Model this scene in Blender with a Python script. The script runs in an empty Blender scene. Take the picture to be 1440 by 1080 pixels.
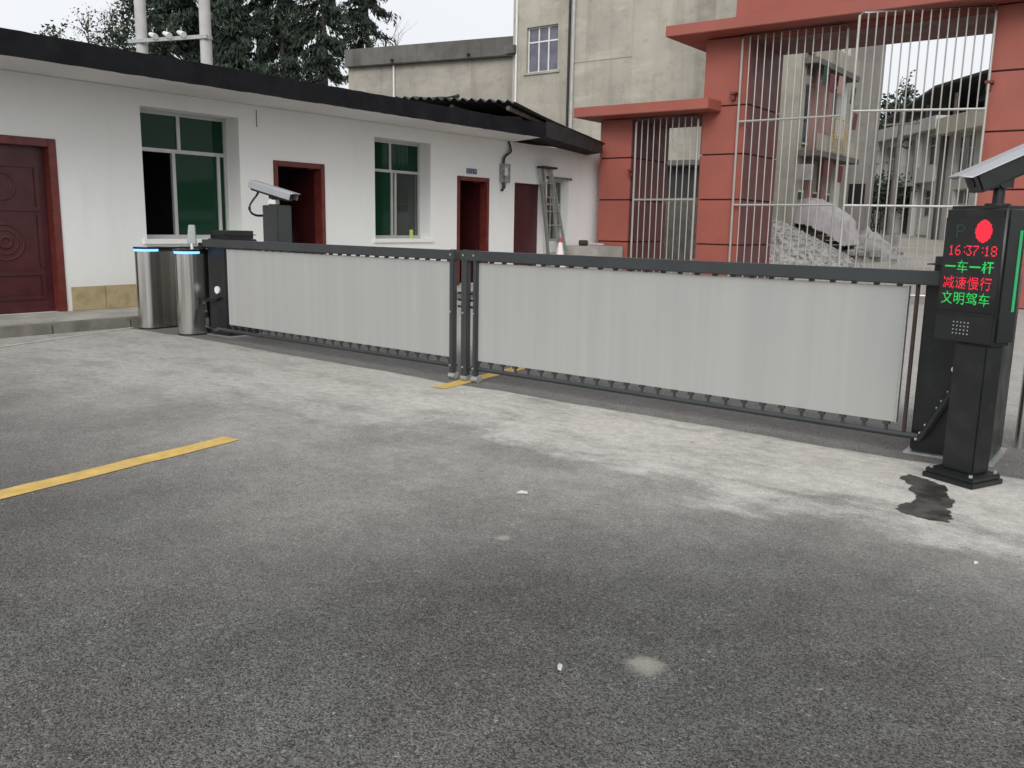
import bpy, bmesh, math, random
from mathutils import Vector, Matrix
random.seed(7)
sc = bpy.context.scene
COL = sc.collection
R = math.radians

# ------------------------------------------------------------------ camera
cam = bpy.data.objects.new('camera', bpy.data.cameras.new('camera')); COL.objects.link(cam)
cam.data.sensor_width = 36.0; cam.data.lens = 1228.0 / 1440 * 36.0
cam.data.clip_start = 0.05; cam.data.clip_end = 2000
_p, _r, _y = 0.18029, 0.01853, 0.64836
fw = Vector((-math.sin(_y)*math.cos(_p), math.cos(_y)*math.cos(_p), -math.sin(_p)))
r0 = Vector((math.cos(_y), math.sin(_y), 0)); u0 = r0.cross(fw)
rt = r0*math.cos(_r) + u0*math.sin(_r); up = rt.cross(fw)
cam.matrix_world = Matrix(((rt.x, up.x, -fw.x, 0), (rt.y, up.y, -fw.y, 0), (rt.z, up.z, -fw.z, 1.4), (0, 0, 0, 1)))
sc.camera = cam

# ------------------------------------------------------------------ world, sun, exposure
SUN_EL, SUN_AZ = 34, 152          # degrees; azimuth clockwise from +Y
w = bpy.data.worlds.new('World'); sc.world = w; w.use_nodes = True
nt = w.node_tree; nt.nodes.clear()
sky = nt.nodes.new('ShaderNodeTexSky'); sky.sky_type = 'NISHITA'; sky.sun_disc = False
sky.sun_elevation = R(SUN_EL); sky.sun_rotation = R(SUN_AZ); sky.air_density = 1.0; sky.dust_density = 6.0
hs = nt.nodes.new('ShaderNodeHueSaturation'); hs.inputs['Saturation'].default_value = 0.16
# overcast: even the sky out with a uniform pale cloud deck
mixc = nt.nodes.new('ShaderNodeMix'); mixc.data_type = 'RGBA'; mixc.inputs[0].default_value = 0.72
mixc.inputs[7].default_value = (7.9, 8.1, 8.45, 1)
nz = nt.nodes.new('ShaderNodeTexNoise'); nz.inputs['Scale'].default_value = 1.6; nz.inputs['Detail'].default_value = 5
mr = nt.nodes.new('ShaderNodeMapRange'); mr.inputs[3].default_value = 0.90; mr.inputs[4].default_value = 1.08
mul = nt.nodes.new('ShaderNodeMix'); mul.data_type = 'RGBA'; mul.blend_type = 'MULTIPLY'; mul.inputs[0].default_value = 1
bg = nt.nodes.new('ShaderNodeBackground'); bg.inputs['Strength'].default_value = 0.130
wo = nt.nodes.new('ShaderNodeOutputWorld')
L = nt.links.new
L(sky.outputs[0], hs.inputs['Color']); L(hs.outputs[0], mixc.inputs[6]); L(mixc.outputs[2], mul.inputs[6])
L(nz.outputs['Fac'], mr.inputs[0]); L(mr.outputs[0], mul.inputs[7]); L(mul.outputs[2], bg.inputs['Color']); L(bg.outputs[0], wo.inputs[0])
sun = bpy.data.objects.new('sun', bpy.data.lights.new('sun', 'SUN')); COL.objects.link(sun)
sun.data.energy = 1.35; sun.data.angle = R(35); sun.data.color = (1.0, 0.98, 0.95)
sd = Vector((math.sin(R(SUN_AZ))*math.cos(R(SUN_EL)), math.cos(R(SUN_AZ))*math.cos(R(SUN_EL)), math.sin(R(SUN_EL))))
sun.rotation_euler = sd.to_track_quat('Z', 'Y').to_euler(); sun.location = (0, 0, 30)
sc.view_settings.view_transform = 'Standard'; sc.view_settings.look = 'None'
sc.view_settings.exposure = 0.05; sc.view_settings.gamma = 1.0; sc.view_settings.use_curve_mapping = False

# ------------------------------------------------------------------ materials
MAT = {}
class NT:
    def __init__(s, name):
        m = bpy.data.materials.new(name); m.use_nodes = True; s.m = m; s.t = m.node_tree; s.t.nodes.clear()
        s.out = s.n('ShaderNodeOutputMaterial'); MAT[name] = m
    def n(s, k, **a):
        x = s.t.nodes.new(k)
        for q, v in a.items(): setattr(x, q, v)
        return x
    def l(s, a, b): s.t.links.new(a, b)
    def val(s, sock, v):
        if isinstance(v, (int, float)): sock.default_value = v
        elif isinstance(v, (tuple, list)): sock.default_value = tuple(v) + ((1,) if len(v) == 3 and len(sock.default_value) == 4 else ())
        else: s.l(v, sock)
    def math(s, op, a, b=0.0, c=0.0, clamp=False):
        x = s.n('ShaderNodeMath', operation=op, use_clamp=clamp)
        s.val(x.inputs[0], a); s.val(x.inputs[1], b)
        if op in ('MULTIPLY_ADD', 'SMOOTH_MIN'): s.val(x.inputs[2], c)
        return x.outputs[0]
    def rng(s, v, a, b, c=0.0, d=1.0, smooth=True):
        x = s.n('ShaderNodeMapRange', interpolation_type='SMOOTHSTEP' if smooth else 'LINEAR')
        for i, q in enumerate((v, a, b, c, d)): s.val(x.inputs[i], q)
        return x.outputs[0]
    def mix(s, f, a, b, blend='MIX'):
        x = s.n('ShaderNodeMix', data_type='RGBA', blend_type=blend)
        s.val(x.inputs[0], f); s.val(x.inputs[6], a); s.val(x.inputs[7], b); return x.outputs[2]
    def coord(s, world=False, scale=(1, 1, 1)):
        o = s.n('ShaderNodeNewGeometry').outputs['Position'] if world else s.n('ShaderNodeTexCoord').outputs['Object']
        if scale != (1, 1, 1):
            mp = s.n('ShaderNodeMapping'); s.l(o, mp.inputs[0]); mp.inputs['Scale'].default_value = scale; o = mp.outputs[0]
        return o
    def noise(s, co, scale, detail=4, rough=0.55):
        x = s.n('ShaderNodeTexNoise'); s.l(co, x.inputs['Vector']); x.inputs['Scale'].default_value = scale
        x.inputs['Detail'].default_value = detail; x.inputs['Roughness'].default_value = rough; return x.outputs['Fac']
    def vor(s, co, scale, feat='F1'):
        x = s.n('ShaderNodeTexVoronoi', feature=feat); s.l(co, x.inputs['Vector']); x.inputs['Scale'].default_value = scale; return x
    def bump(s, h, strength, dist=0.01):
        x = s.n('ShaderNodeBump'); s.val(x.inputs['Height'], h); x.inputs['Strength'].default_value = strength; x.inputs['Distance'].default_value = dist
        return x.outputs[0]
    def bsdf(s, col, rough=0.6, metal=0.0, normal=None, spec=0.5, emit=None, es=0.0):
        b = s.n('ShaderNodeBsdfPrincipled'); s.val(b.inputs['Base Color'], col); s.val(b.inputs['Roughness'], rough)
        s.val(b.inputs['Metallic'], metal); b.inputs['Specular IOR Level'].default_value = spec
        if normal is not None: s.l(normal, b.inputs['Normal'])
        if emit: s.val(b.inputs['Emission Color'], emit); b.inputs['Emission Strength'].default_value = es
        s.l(b.outputs[0], s.out.inputs[0]); return b

def simple(name, col, rough=0.6, metal=0.0, var=0.15, vs=3.0, bump=0.0, bs=40.0, spec=0.5, world=True, dirt=None, dscale=0.8, damt=0.5, streak=None):
    m = NT(name); co = m.coord(world)
    n1 = m.noise(co, vs, 5)
    c = m.mix(m.rng(n1, .3, .7), [x*(1-var) for x in col], [min(1, x*(1+var)) for x in col])
    if dirt:
        c = m.mix(m.math('MULTIPLY', m.rng(m.noise(co, dscale, 6, .65), .48, .72), damt), c, dirt)
    if streak:
        cs = m.coord(world, (2.2, 2.2, .14))
        c = m.mix(m.math('MULTIPLY', m.rng(m.noise(cs, 1.3, 5, .6), .5, .75), streak[1]), c, streak[0])
    nrm = m.bump(m.noise(co, bs, 4), bump, .01) if bump else None
    rr = m.rng(m.noise(co, vs*2.3, 3), .3, .7, max(.02, rough-.08), min(1, rough+.08))
    m.bsdf(c, rr, metal, nrm, spec); return m.m

def emis(name, col, s, base=(.01, .01, .01)):
    m = NT(name); m.bsdf(base, .5, emit=col, es=s)

# asphalt with cement dust
def asphalt():
    m = NT('asphalt'); co = m.coord(True); sx = m.n('ShaderNodeSeparateXYZ'); m.l(co, sx.inputs[0]); X, Y = sx.outputs[0], sx.outputs[1]
    v = m.vor(co, 185); v2 = m.vor(co, 90)
    agg = m.n('ShaderNodeSeparateColor'); m.l(v.outputs['Color'], agg.inputs[0])
    spk = m.rng(agg.outputs[0], 0, 1, .22, 1.72, False)
    fine = m.rng(m.noise(co, 330, 3, .7), .3, .7, .6, 1.4)
    big = m.rng(m.noise(co, .55, 5, .6), .3, .72, .80, 1.22)
    mid = m.rng(m.noise(co, 4.5, 6, .65), .28, .72, .86, 1.15)
    sp2 = m.n('ShaderNodeSeparateColor'); m.l(v2.outputs['Color'], sp2.inputs[0])
    glint = m.rng(sp2.outputs[1], .965, .995, 1.0, 1.75)
    spk = m.math('MULTIPLY', spk, glint)
    k = m.math('MULTIPLY', m.math('MULTIPLY', spk, fine), m.math('MULTIPLY', big, mid))
    base = m.mix(m.rng(m.noise(co, 1.1, 3), .35, .65), (.116, .107, .101), (.103, .102, .096))
    base = m.mix(1.0, base, m.n('ShaderNodeCombineColor').outputs[0], 'MULTIPLY') if False else base
    vm = m.n('ShaderNodeVectorMath', operation='SCALE'); m.l(base, vm.inputs[0]); m.l(k, vm.inputs['Scale']); base = vm.outputs[0]
    # wheel-worn dark streaks nearer the camera
    # dust mask
    wob = m.math('MULTIPLY', m.math('SUBTRACT', m.noise(co, .9, 5, .62), .5), 2.0)
    wob2 = m.math('MULTIPLY', m.math('SUBTRACT', m.noise(m.coord(True, (.9, 1.3, 1)), 2.4, 7, .7), .5), 1.5)
    low = m.rng(X, -7.2, -3.2, 1.4, 3.75)
    wid = m.rng(X, -6.5, -3.0, 3.2, 1.05)
    t = m.math('DIVIDE', m.math('SUBTRACT', m.math('ADD', Y, m.math('ADD', wob, wob2)), low), wid)
    t = m.rng(t, 0, 1)
    seamY = m.math('ADD', m.math('MULTIPLY_ADD', X, -.027, 5.66), m.math('MULTIPLY', m.math('SUBTRACT', m.noise(co, .7, 3), .5), .25))
    over = m.rng(m.math('SUBTRACT', Y, seamY), -.02, .03)           # beyond the seam under the gate
    past = m.rng(m.math('SUBTRACT', Y, seamY), .75, 2.4)
    streak = m.rng(m.noise(m.coord(True, (.7, 1.5, 1)), 1.7, 8, .68), .26, .56, .55, 1.0)
    amt = m.math('MULTIPLY', m.math('MULTIPLY', t, streak), m.rng(X, -8.5, -3.0, .72, 1.0))
    film = m.math('MULTIPLY', m.rng(m.math('ADD', Y, m.math('MULTIPLY', wob, .6)), m.rng(X, -3.2, -1.2, .9, 2.7), m.rng(X, -3.2, -1.2, 4.0, 4.8)), m.rng(m.noise(co, 1.3, 6, .65), .3, .7, .32, .60))
    amt = m.math('MAXIMUM', amt, film)
    amt = m.math('MULTIPLY', amt, m.rng(over, 0, 1, 1, .22))
    amt = m.math('ADD', amt, m.math('MULTIPLY', past, .45), clamp=True)
    # fade of dust to the right of the post
    amt = m.math('MULTIPLY', amt, m.rng(X, -.6, 1.2, 1, .25))
    dcol = m.mix(m.noise(co, 2.3, 5), (.46, .44, .40), (.60, .578, .53))
    dk = m.math('MULTIPLY', m.rng(spk, .3, 1.8, .80, 1.12, False), m.rng(m.noise(co, 12, 6, .7), .3, .7, .82, 1.1))
    vm2 = m.n('ShaderNodeVectorMath', operation='SCALE'); m.l(dcol, vm2.inputs[0]); m.l(dk, vm2.inputs['Scale'])
    pit = m.rng(m.noise(m.coord(True, (1, 2.2, 1)), 5.5, 7, .75), .60, .70, 0, .75)
    amt = m.math('MULTIPLY', amt, m.math('SUBTRACT', 1.0, pit))
    c = m.mix(amt, base, vm2.outputs[0])
    # chalky seam line
    ln = m.math('ABSOLUTE', m.math('SUBTRACT', Y, seamY)); lm = m.math('MULTIPLY', m.rng(ln, .004, .028, 1, 0), m.rng(m.noise(co, 3.5, 4), .42, .6, 0, .8))
    lm = m.math('MULTIPLY', lm, m.rng(X, -10.2, -9.4))
    c = m.mix(lm, c, (.42, .40, .36))
    # light cement splat
    for (px, py, rr) in ((-1.23, 2.37, .085), (-2.3, 3.0, .05)):
        dx = m.math('SUBTRACT', X, px); dy = m.math('SUBTRACT', Y, py)
        d = m.math('ADD', m.math('SQRT', m.math('ADD', m.math('MULTIPLY', dx, dx), m.math('MULTIPLY', dy, dy))), m.math('MULTIPLY', m.math('SUBTRACT', m.noise(co, 18, 4), .5), .09))
        c = m.mix(m.math('MULTIPLY', m.rng(d, rr*.2, rr, 1, 0), .7), c, (.4, .38, .32))
    hgt = m.math('ADD', m.math('MULTIPLY', v.outputs['Distance'], -1.0), m.math('MULTIPLY', v2.outputs['Distance'], -.4))
    bs = m.n('ShaderNodeBump'); m.l(hgt, bs.inputs['Height']); bs.inputs['Distance'].default_value = .006
    m.l(m.rng(amt, 0, 1, .95, .35), bs.inputs['Strength'])
    m.bsdf(c, m.rng(amt, 0, 1, .78, .92), 0, bs.outputs[0], .35)
asphalt()

def concrete_wall(name, a, b, stain, amt=.7):
    m = NT(name); co = m.coord(True)
    c = m.mix(m.rng(m.noise(co, .35, 6, .65), .33, .68), a, b)
    c = m.mix(m.math('MULTIPLY', m.rng(m.noise(co, 1.7, 6, .7), .45, .72), .5), c, [x*.66 for x in a])
    c = m.mix(m.math('MULTIPLY', m.rng(m.noise(m.coord(True, (.5, .5, 1.6)), .8, 6, .7), .5, .7), .45), c, [min(1, x*1.22) for x in b])
    cs = m.coord(True, (1.6, 1.6, .10))
    c = m.mix(m.math('MULTIPLY', m.rng(m.noise(cs, 1.1, 6, .65), .47, .74), amt), c, stain)
    m.bsdf(c, .9, 0, m.bump(m.noise(co, 14, 6, .7), .35, .02), .25)
concrete_wall('concrete_facade', (.37, .345, .295), (.47, .44, .375), (.25, .23, .195), .5)
concrete_wall('concrete_parapet', (.105, .10, .094), (.165, .158, .147), (.06, .058, .054), .7)
concrete_wall('tower_concrete', (.235, .225, .21), (.29, .28, .26), (.16, .15, .14), .6)
concrete_wall('cream_wall', (.29, .28, .235), (.37, .355, .30), (.15, .14, .12), .85)
concrete_wall('cream_paint', (.52, .50, .42), (.58, .56, .47), (.34, .32, .27), .6)
concrete_wall('low_concrete', (.29, .272, .24), (.375, .35, .305), (.19, .175, .155), .6)
concrete_wall('white_tile_wall', (.55, .55, .53), (.62, .62, .60), (.40, .39, .37), .4)

def white_wall():
    m = NT('white_wall'); co = m.coord(True)
    c = m.mix(m.rng(m.noise(co, .5, 5), .35, .65), (.80, .81, .785), (.84, .845, .825))
    c = m.mix(m.math('MULTIPLY', m.rng(m.noise(m.coord(True, (1, 1.6, .25)), 1.5, 6, .65), .52, .78), .22), c, (.60, .60, .57))
    c = m.mix(m.math('MULTIPLY', m.rng(m.noise(co, 5, 6, .7), .6, .78), .16), c, (.58, .57, .55))
    sx = m.n('ShaderNodeSeparateXYZ'); m.l(co, sx.inputs[0])
    splash = m.math('MULTIPLY', m.rng(m.math('ADD', sx.outputs[2], m.math('MULTIPLY', m.noise(co, 3, 4), .3)), .3, .95, .35, 0), 1)
    c = m.mix(splash, c, (.55, .52, .45))
    m.bsdf(c, .85, 0, m.bump(m.noise(co, 9, 5, .65), .22, .02), .3)
white_wall()
simple('white_soffit', (.74, .73, .72), .9, var=.05, vs=1.2, dirt=(.55, .53, .5), damt=.35, bump=.15, bs=12)
simple('black_waterproof', (.0065, .007, .009), .75, var=.35, vs=3, bump=.3, bs=9, dirt=(.03, .03, .033), dscale=2.4, damt=.25, spec=.2)
simple('red_door', (.062, .010, .012), .40, var=.18, vs=5, bump=.05, bs=60, spec=.5)
simple('red_door_frame', (.14, .026, .020), .42, var=.22, vs=7, bump=.08, bs=50, dirt=(.05, .02, .016), dscale=4, damt=.4)
simple('room_paint', (.15, .155, .155), .9, var=.08)
simple('dark_furniture', (.03, .03, .032), .5)
simple('aluminium_frame', (.50, .51, .49), .42, .35, var=.08, dirt=(.34, .34, .32), damt=.4)
simple('stone_skirting', (.42, .34, .19), .55, var=.22, vs=5, dirt=(.24, .19, .12), dscale=5, damt=.6, bump=.15, bs=20)
simple('walkway_concrete', (.37, .355, .325), .92, var=.16, vs=2.2, bump=.4, bs=30, dirt=(.20, .19, .16), dscale=1.6, damt=.6)
simple('kerb_concrete', (.17, .162, .14), .95, var=.2, vs=4, bump=.5, bs=22, dirt=(.10, .105, .085), dscale=2.5, damt=.7)
simple('white_line', (.52, .51, .48), .8, var=.12, vs=8, dirt=(.25, .25, .24), dscale=5, damt=.7)
simple('yellow_line', (.60, .40, .105), .8, var=.12, vs=10, bump=.5, bs=120, dirt=(.42, .33, .18), dscale=9, damt=.55)
def steel():
    m = NT('stainless'); n = m.noise(m.coord(True, (9, 9, .12)), 2.0, 4, .6)
    m.bsdf(m.mix(m.rng(n, .3, .7), (.54, .53, .50), (.66, .65, .62)), m.rng(n, .3, .7, .20, .27), 1.0, m.bump(n, .06, .01))
steel()
simple('grille_steel', (.40, .39, .365), .42, .35, var=.06, vs=2, dirt=(.45, .42, .38), dscale=3, damt=.3)
simple('black_gloss', (.012, .012, .013), .15, var=.1)
simple('charcoal_paint', (.044, .049, .050), .42, .15, var=.08, vs=3, bump=.03, bs=150)
simple('cabinet_paint', (.010, .0115, .012), .40, .1, var=.1, vs=2, bump=.04, bs=180, dirt=(.07, .07, .065), dscale=3, damt=.18)
simple('post_paint', (.0125, .0145, .014), .38, .1, var=.1, vs=2, bump=.03, bs=180, dirt=(.09, .085, .08), dscale=6, damt=.12)
simple('galvanised', (.45, .46, .46), .45, .7, var=.12, vs=20)
simple('black_plastic', (.012, .012, .013), .45, var=.1)
simple('white_plastic', (.72, .73, .72), .4, var=.05)
simple('camera_grey', (.34, .35, .37), .38, .2, var=.05)
simple('reader_grey', (.20, .225, .215), .35, .2, var=.1)
simple('brown_bar', (.035, .022, .018), .5, var=.2)
simple('gate_red', (.315, .086, .062), .62, var=.07, vs=.8, bump=.06, bs=60, dirt=(.25, .070, .052), dscale=.7, damt=.5, streak=((.25, .085, .065), .3))
simple('seam_dark', (.035, .016, .014), .9)
simple('tin_roof', (.022, .027, .027), .55, .1, var=.3, vs=3, bump=.1)
simple('rust_tin', (.05, .045, .04), .7, var=.4, vs=6)
simple('pole_concrete', (.45, .447, .437), .85, var=.08, vs=3, bump=.2, bs=30, streak=((.36, .352, .34), .4))
simple('porcelain', (.72, .72, .70), .25)
simple('street_concrete', (.43, .405, .36), .9, var=.12, vs=.8, bump=.3, bs=10, dirt=(.28, .25, .21), dscale=.7, damt=.5)
simple('earth', (.13, .125, .10), .95, var=.3, vs=.6, bump=.5, bs=4)
simple('gravel', (.40, .39, .365), .95, var=.35, vs=9, bump=.8, bs=14)
simple('tarp', (.44, .415, .42), .65, var=.1, vs=3, bump=.25, bs=4, dirt=(.33, .31, .31), damt=.5)
simple('timber_dark', (.085, .07, .058), .85, var=.3, vs=5)
simple('rubble', (.34, .33, .315), .95, var=.2, vs=3, bump=.6, bs=8)
simple('pink_tile', (.30, .18, .16), .6, var=.12, vs=4)
simple('red_cloth', (.12, .035, .038), .8)
simple('green_cloth', (.018, .045, .034), .7, var=.3)
simple('tan_cage', (.42, .31, .16), .6)
simple('bark', (.05, .045, .038), .95, var=.3, vs=8, bump=.5, bs=20)
simple('wire_black', (.015, .015, .016), .6)
simple('ladder_alu', (.46, .50, .47), .38, .7, var=.08, vs=4)
simple('sign_blue', (.015, .04, .16), .35, var=.1)
simple('cone_red', (.48, .05, .06), .55)
simple('cone_white', (.72, .66, .66), .55)
simple('bottle_green', (.50, .60, .13), .3)
simple('paper', (.5, .49, .46), .8)
simple('meter_box', (.33, .31, .30), .6, var=.3, vs=12, dirt=(.05, .05, .05), dscale=9, damt=.9)
simple('orange_curtain', (.55, .36, .16), .8)
simple('led_grey', (.30, .31, .31), .5)
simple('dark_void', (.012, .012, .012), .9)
emis('led_red', (1.0, .02, .05), 1.35); emis('led_green', (.03, 1.0, .16), .85)
emis('led_side', (.03, .6, .2), .45, (.02, .1, .04)); emis('led_dim', (.01, .12, .06), .35, (.01, .02, .015)); emis('led_blue', (.10, .36, 1.0), 2.6, (.1, .2, .4))

def panel_mat():
    m = NT('gate_panel'); co = m.coord(True, (14, 14, .25))
    n = m.noise(co, 1.0, 3, .6); n2 = m.noise(m.coord(True, (3, 3, .3)), 1.0, 3)
    c = m.mix(m.rng(n, .3, .7), (.375, .375, .362), (.40, .402, .388))
    c = m.mix(m.math('MULTIPLY', m.rng(n2, .4, .7), .5), c, (.345, .357, .342))
    m.bsdf(c, .36, .1, m.bump(n, .06, .01), .5)
panel_mat()

def glass(name, tint, refl=.22, clear=.5, body=(.01, .02, .015)):
    m = NT(name)
    tr = m.n('ShaderNodeBsdfTransparent'); tr.inputs[0].default_value = (*tint, 1)
    gl = m.n('ShaderNodeBsdfGlossy'); gl.inputs['Roughness'].default_value = .04; gl.inputs[0].default_value = (.9, .95, .92, 1)
    df = m.n('ShaderNodeBsdfDiffuse'); df.inputs[0].default_value = (*body, 1)
    fr = m.n('ShaderNodeFresnel'); fr.inputs[0].default_value = 1.5
    a = m.n('ShaderNodeMixShader'); a.inputs[0].default_value = clear; m.l(df.outputs[0], a.inputs[1]); m.l(tr.outputs[0], a.inputs[2])
    f = m.math('ADD', m.math('MULTIPLY', fr.outputs[0], .38 if refl < .05 else .16), refl*.2)
    b = m.n('ShaderNodeMixShader'); m.l(f, b.inputs[0]); m.l(a.outputs[0], b.inputs[1]); m.l(gl.outputs[0], b.inputs[2])
    m.l(b.outputs[0], m.out.inputs[0])
glass('green_glass', (.06, .24, .13), .0, .35, (.012, .058, .030))
glass('clear_glass', (.75, .8, .8), .1, .9, (.03, .03, .03))
def darkglass(name, col, rough=.08):
    m = NT(name); co = m.coord(True); m.bsdf(m.mix(m.rng(m.noise(co, .9, 3), .35, .65), col, [x*1.8 for x in col]), rough, 0, None, .6)
darkglass('far_glass', (.055, .06, .068)); darkglass('dusk_glass', (.06, .06, .058), .2)
simple('purple_glass', (.13, .13, .17), .2, var=.2)

def leafmat(name, a, b):
    m = NT(name); oi = m.n('ShaderNodeNewGeometry'); co = m.coord(True)
    c = m.mix(oi.outputs['Random Per Island'], a, b)
    c = m.mix(m.rng(m.noise(co, .6, 3), .35, .65, 0, .5), c, [x*.6 for x in a])
    m.bsdf(c, .8, 0, None, .2)
leafmat('conifer_leaf', (.036, .050, .040), (.070, .094, .066))
leafmat('green_leaf', (.040, .060, .034), (.085, .110, .060))
leafmat('olive_leaf', (.060, .066, .040), (.11, .115, .07))

# ------------------------------------------------------------------ mesh helpers
ORG = {}
class MB:
    def __init__(s): s.v = []; s.f = []
    def add(s, vs, fs):
        o = len(s.v); s.v += [tuple(x) for x in vs]; s.f += [tuple(i+o for i in f) for f in fs]; return s
    def box(s, x0, x1, y0, y1, z0, z1):
        x0, x1 = sorted((x0, x1)); y0, y1 = sorted((y0, y1)); z0, z1 = sorted((z0, z1))
        return s.add([(x0,y0,z0),(x1,y0,z0),(x1,y1,z0),(x0,y1,z0),(x0,y0,z1),(x1,y0,z1),(x1,y1,z1),(x0,y1,z1)],
                     [(0,3,2,1),(4,5,6,7),(0,1,5,4),(1,2,6,5),(2,3,7,6),(3,0,4,7)])
    def obox(s, c, ax, ay, az):     # centre and three half-axis vectors (right handed)
        c, ax, ay, az = map(Vector, (c, ax, ay, az)); vs = []
        for k in (-1, 1):
            for i, j in ((-1,-1),(1,-1),(1,1),(-1,1)): vs.append(c + ax*i + ay*j + az*k)
        return s.add(vs, [(0,3,2,1),(4,5,6,7),(0,1,5,4),(1,2,6,5),(2,3,7,6),(3,0,4,7)])
    def cyl(s, a, b, r0, r1=None, n=10, cap=True):
        a, b = Vector(a), Vector(b); r1 = r0 if r1 is None else r1
        d = (b-a).normalized(); t = Vector((0,0,1)) if abs(d.z) < .9 else Vector((1,0,0))
        p = d.cross(t).normalized(); q = d.cross(p); vs = []
        for c, r in ((a, r0), (b, r1)):
            for i in range(n):
                an = 2*math.pi*i/n; vs.append(c + (p*math.cos(an) + q*math.sin(an))*r)
        fs = [(i, i+n, (i+1) % n + n, (i+1) % n) for i in range(n)]
        if cap: fs += [tuple(range(n)), tuple(range(2*n-1, n-1, -1))]
        return s.add(vs, fs)
    def tube(s, pts, r, n=8):
        pts = [Vector(p) for p in pts]; rings = []; t = Vector((0,0,1))
        for i, p in enumerate(pts):
            d = (pts[min(i+1, len(pts)-1)] - pts[max(i-1, 0)]).normalized()
            if abs(d.dot(t)) > .97: t = Vector((1, .3, 0)).normalized()
            a = d.cross(t).normalized(); b = d.cross(a); rr = r[i] if isinstance(r, (list, tuple)) else r
            rings.append([p + (a*math.cos(2*math.pi*k/n) + b*math.sin(2*math.pi*k/n))*rr for k in range(n)])
            t = b if abs(b.z) > .2 else t
        vs = [v for g in rings for v in g]; fs = []
        for i in range(len(pts)-1):
            for k in range(n): fs.append((i*n+k, (i+1)*n+k, (i+1)*n+(k+1) % n, i*n+(k+1) % n))
        fs += [tuple(range(n)), tuple(range(len(vs)-1, len(vs)-1-n, -1))]
        return s.add(vs, fs)
    def cable(s, pts, r, n=8, k=6):
        P = [Vector(p) for p in pts]; out = []
        for i in range(len(P)-1):
            a, b, c, d = P[max(i-1, 0)], P[i], P[i+1], P[min(i+2, len(P)-1)]
            for j in range(k):
                t = j/k; out.append(.5*((2*b) + (c-a)*t + (2*a-5*b+4*c-d)*t*t + (3*b-a-3*c+d)*t**3))
        return s.tube(out + [P[-1]], r, n)
    def prism(s, prof, z0, z1):     # xy polygon, extruded in z
        n = len(prof); vs = [(x, y, z0) for x, y in prof] + [(x, y, z1) for x, y in prof]
        return s.add(vs, [tuple(range(n-1, -1, -1)), tuple(range(n, 2*n))] + [(i, (i+1) % n, (i+1) % n+n, i+n) for i in range(n)])
    def xf(s, M): s.v = [tuple(M @ Vector(v)) for v in s.v]; return s
    def mesh(s, name, mat, org=(0,0,0), bevel=0, smooth=False, seg=2):
        me = bpy.data.meshes.new(name); o = Vector(org)
        me.from_pydata([tuple(Vector(v)-o) for v in s.v], [], s.f)
        bm = bmesh.new(); bm.from_mesh(me); bmesh.ops.recalc_face_normals(bm, faces=bm.faces)
        if bevel:
            es = [e for e in bm.edges if len(e.link_faces) == 2 and e.calc_face_angle(0) > .6]
            bmesh.ops.bevel(bm, geom=es, offset=bevel, segments=seg, affect='EDGES', clamp_overlap=True)
        bm.to_mesh(me); bm.free()
        me.materials.append(MAT[mat] if isinstance(mat, str) else mat)
        if smooth:
            for p in me.polygons: p.use_smooth = True
            try: me.set_sharp_from_angle(angle=R(40))
            except Exception: pass
        return me
    def build(s, name, mat, parent=None, bevel=0, smooth=False, seg=2, local=False):
        org = (0,0,0) if (local or parent is None) else ORG[parent.name]
        me = s.mesh(name, mat, org, bevel, smooth, seg)
        o = bpy.data.objects.new(name, me); COL.objects.link(o); o.parent = parent; ORG[o.name] = (0,0,0) if local else org
        return o
def Bx(*a): return MB().box(*a)
def thing(name, label, cat, loc=(0,0,0), group=None, rotz=0):
    o = bpy.data.objects.new(name, None); COL.objects.link(o); o.location = loc; o.rotation_euler = (0,0,rotz); o.empty_display_size = .2
    ORG[o.name] = tuple(loc); return tag(o, label, cat, group)
def tag(o, label=None, cat=None, group=None, kind=None):
    if label: o['label'] = label
    if cat: o['category'] = cat
    if group: o['group'] = group
    if kind: o['kind'] = kind
    return o
def struct(o): o['kind'] = 'structure'; return o
def inst(src, parent, off):        # a copy of a part, sharing its mesh, shifted by off
    c = src.copy(); COL.objects.link(c); c.parent = parent; c.location = Vector(src.location) + Vector(off); return c

# wall with openings on any vertical plane. Pf(s, d, z): s along, d inwards, z up
def wall_mesh(Pf, s0, s1, z0, z1, ops, th):
    m = MB(); S = sorted({s0, s1, *[o[0] for o in ops], *[o[1] for o in ops]}); Z = sorted({z0, z1, *[o[2] for o in ops], *[o[3] for o in ops]})
    S = [x for x in S if s0 <= x <= s1]; Z = [x for x in Z if z0 <= x <= z1]
    def hole(a, b): return any(o[0] < a < o[1] and o[2] < b < o[3] for o in ops)
    for a, b in zip(S, S[1:]):
        for c, d in zip(Z, Z[1:]):
            if hole((a+b)/2, (c+d)/2): continue
            for dd in (0, th): m.add([Pf(a,dd,c), Pf(b,dd,c), Pf(b,dd,d), Pf(a,dd,d)], [(0,1,2,3)])
    for (a, b, c, d) in list(ops) + [(s0, s1, z0, z1)]:
        for (q, r) in (((a,c),(b,c)), ((b,c),(b,d)), ((b,d),(a,d)), ((a,d),(a,c))):
            m.add([Pf(q[0],0,q[1]), Pf(r[0],0,r[1]), Pf(r[0],th,r[1]), Pf(q[0],th,q[1])], [(0,1,2,3)])
    return m
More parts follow.
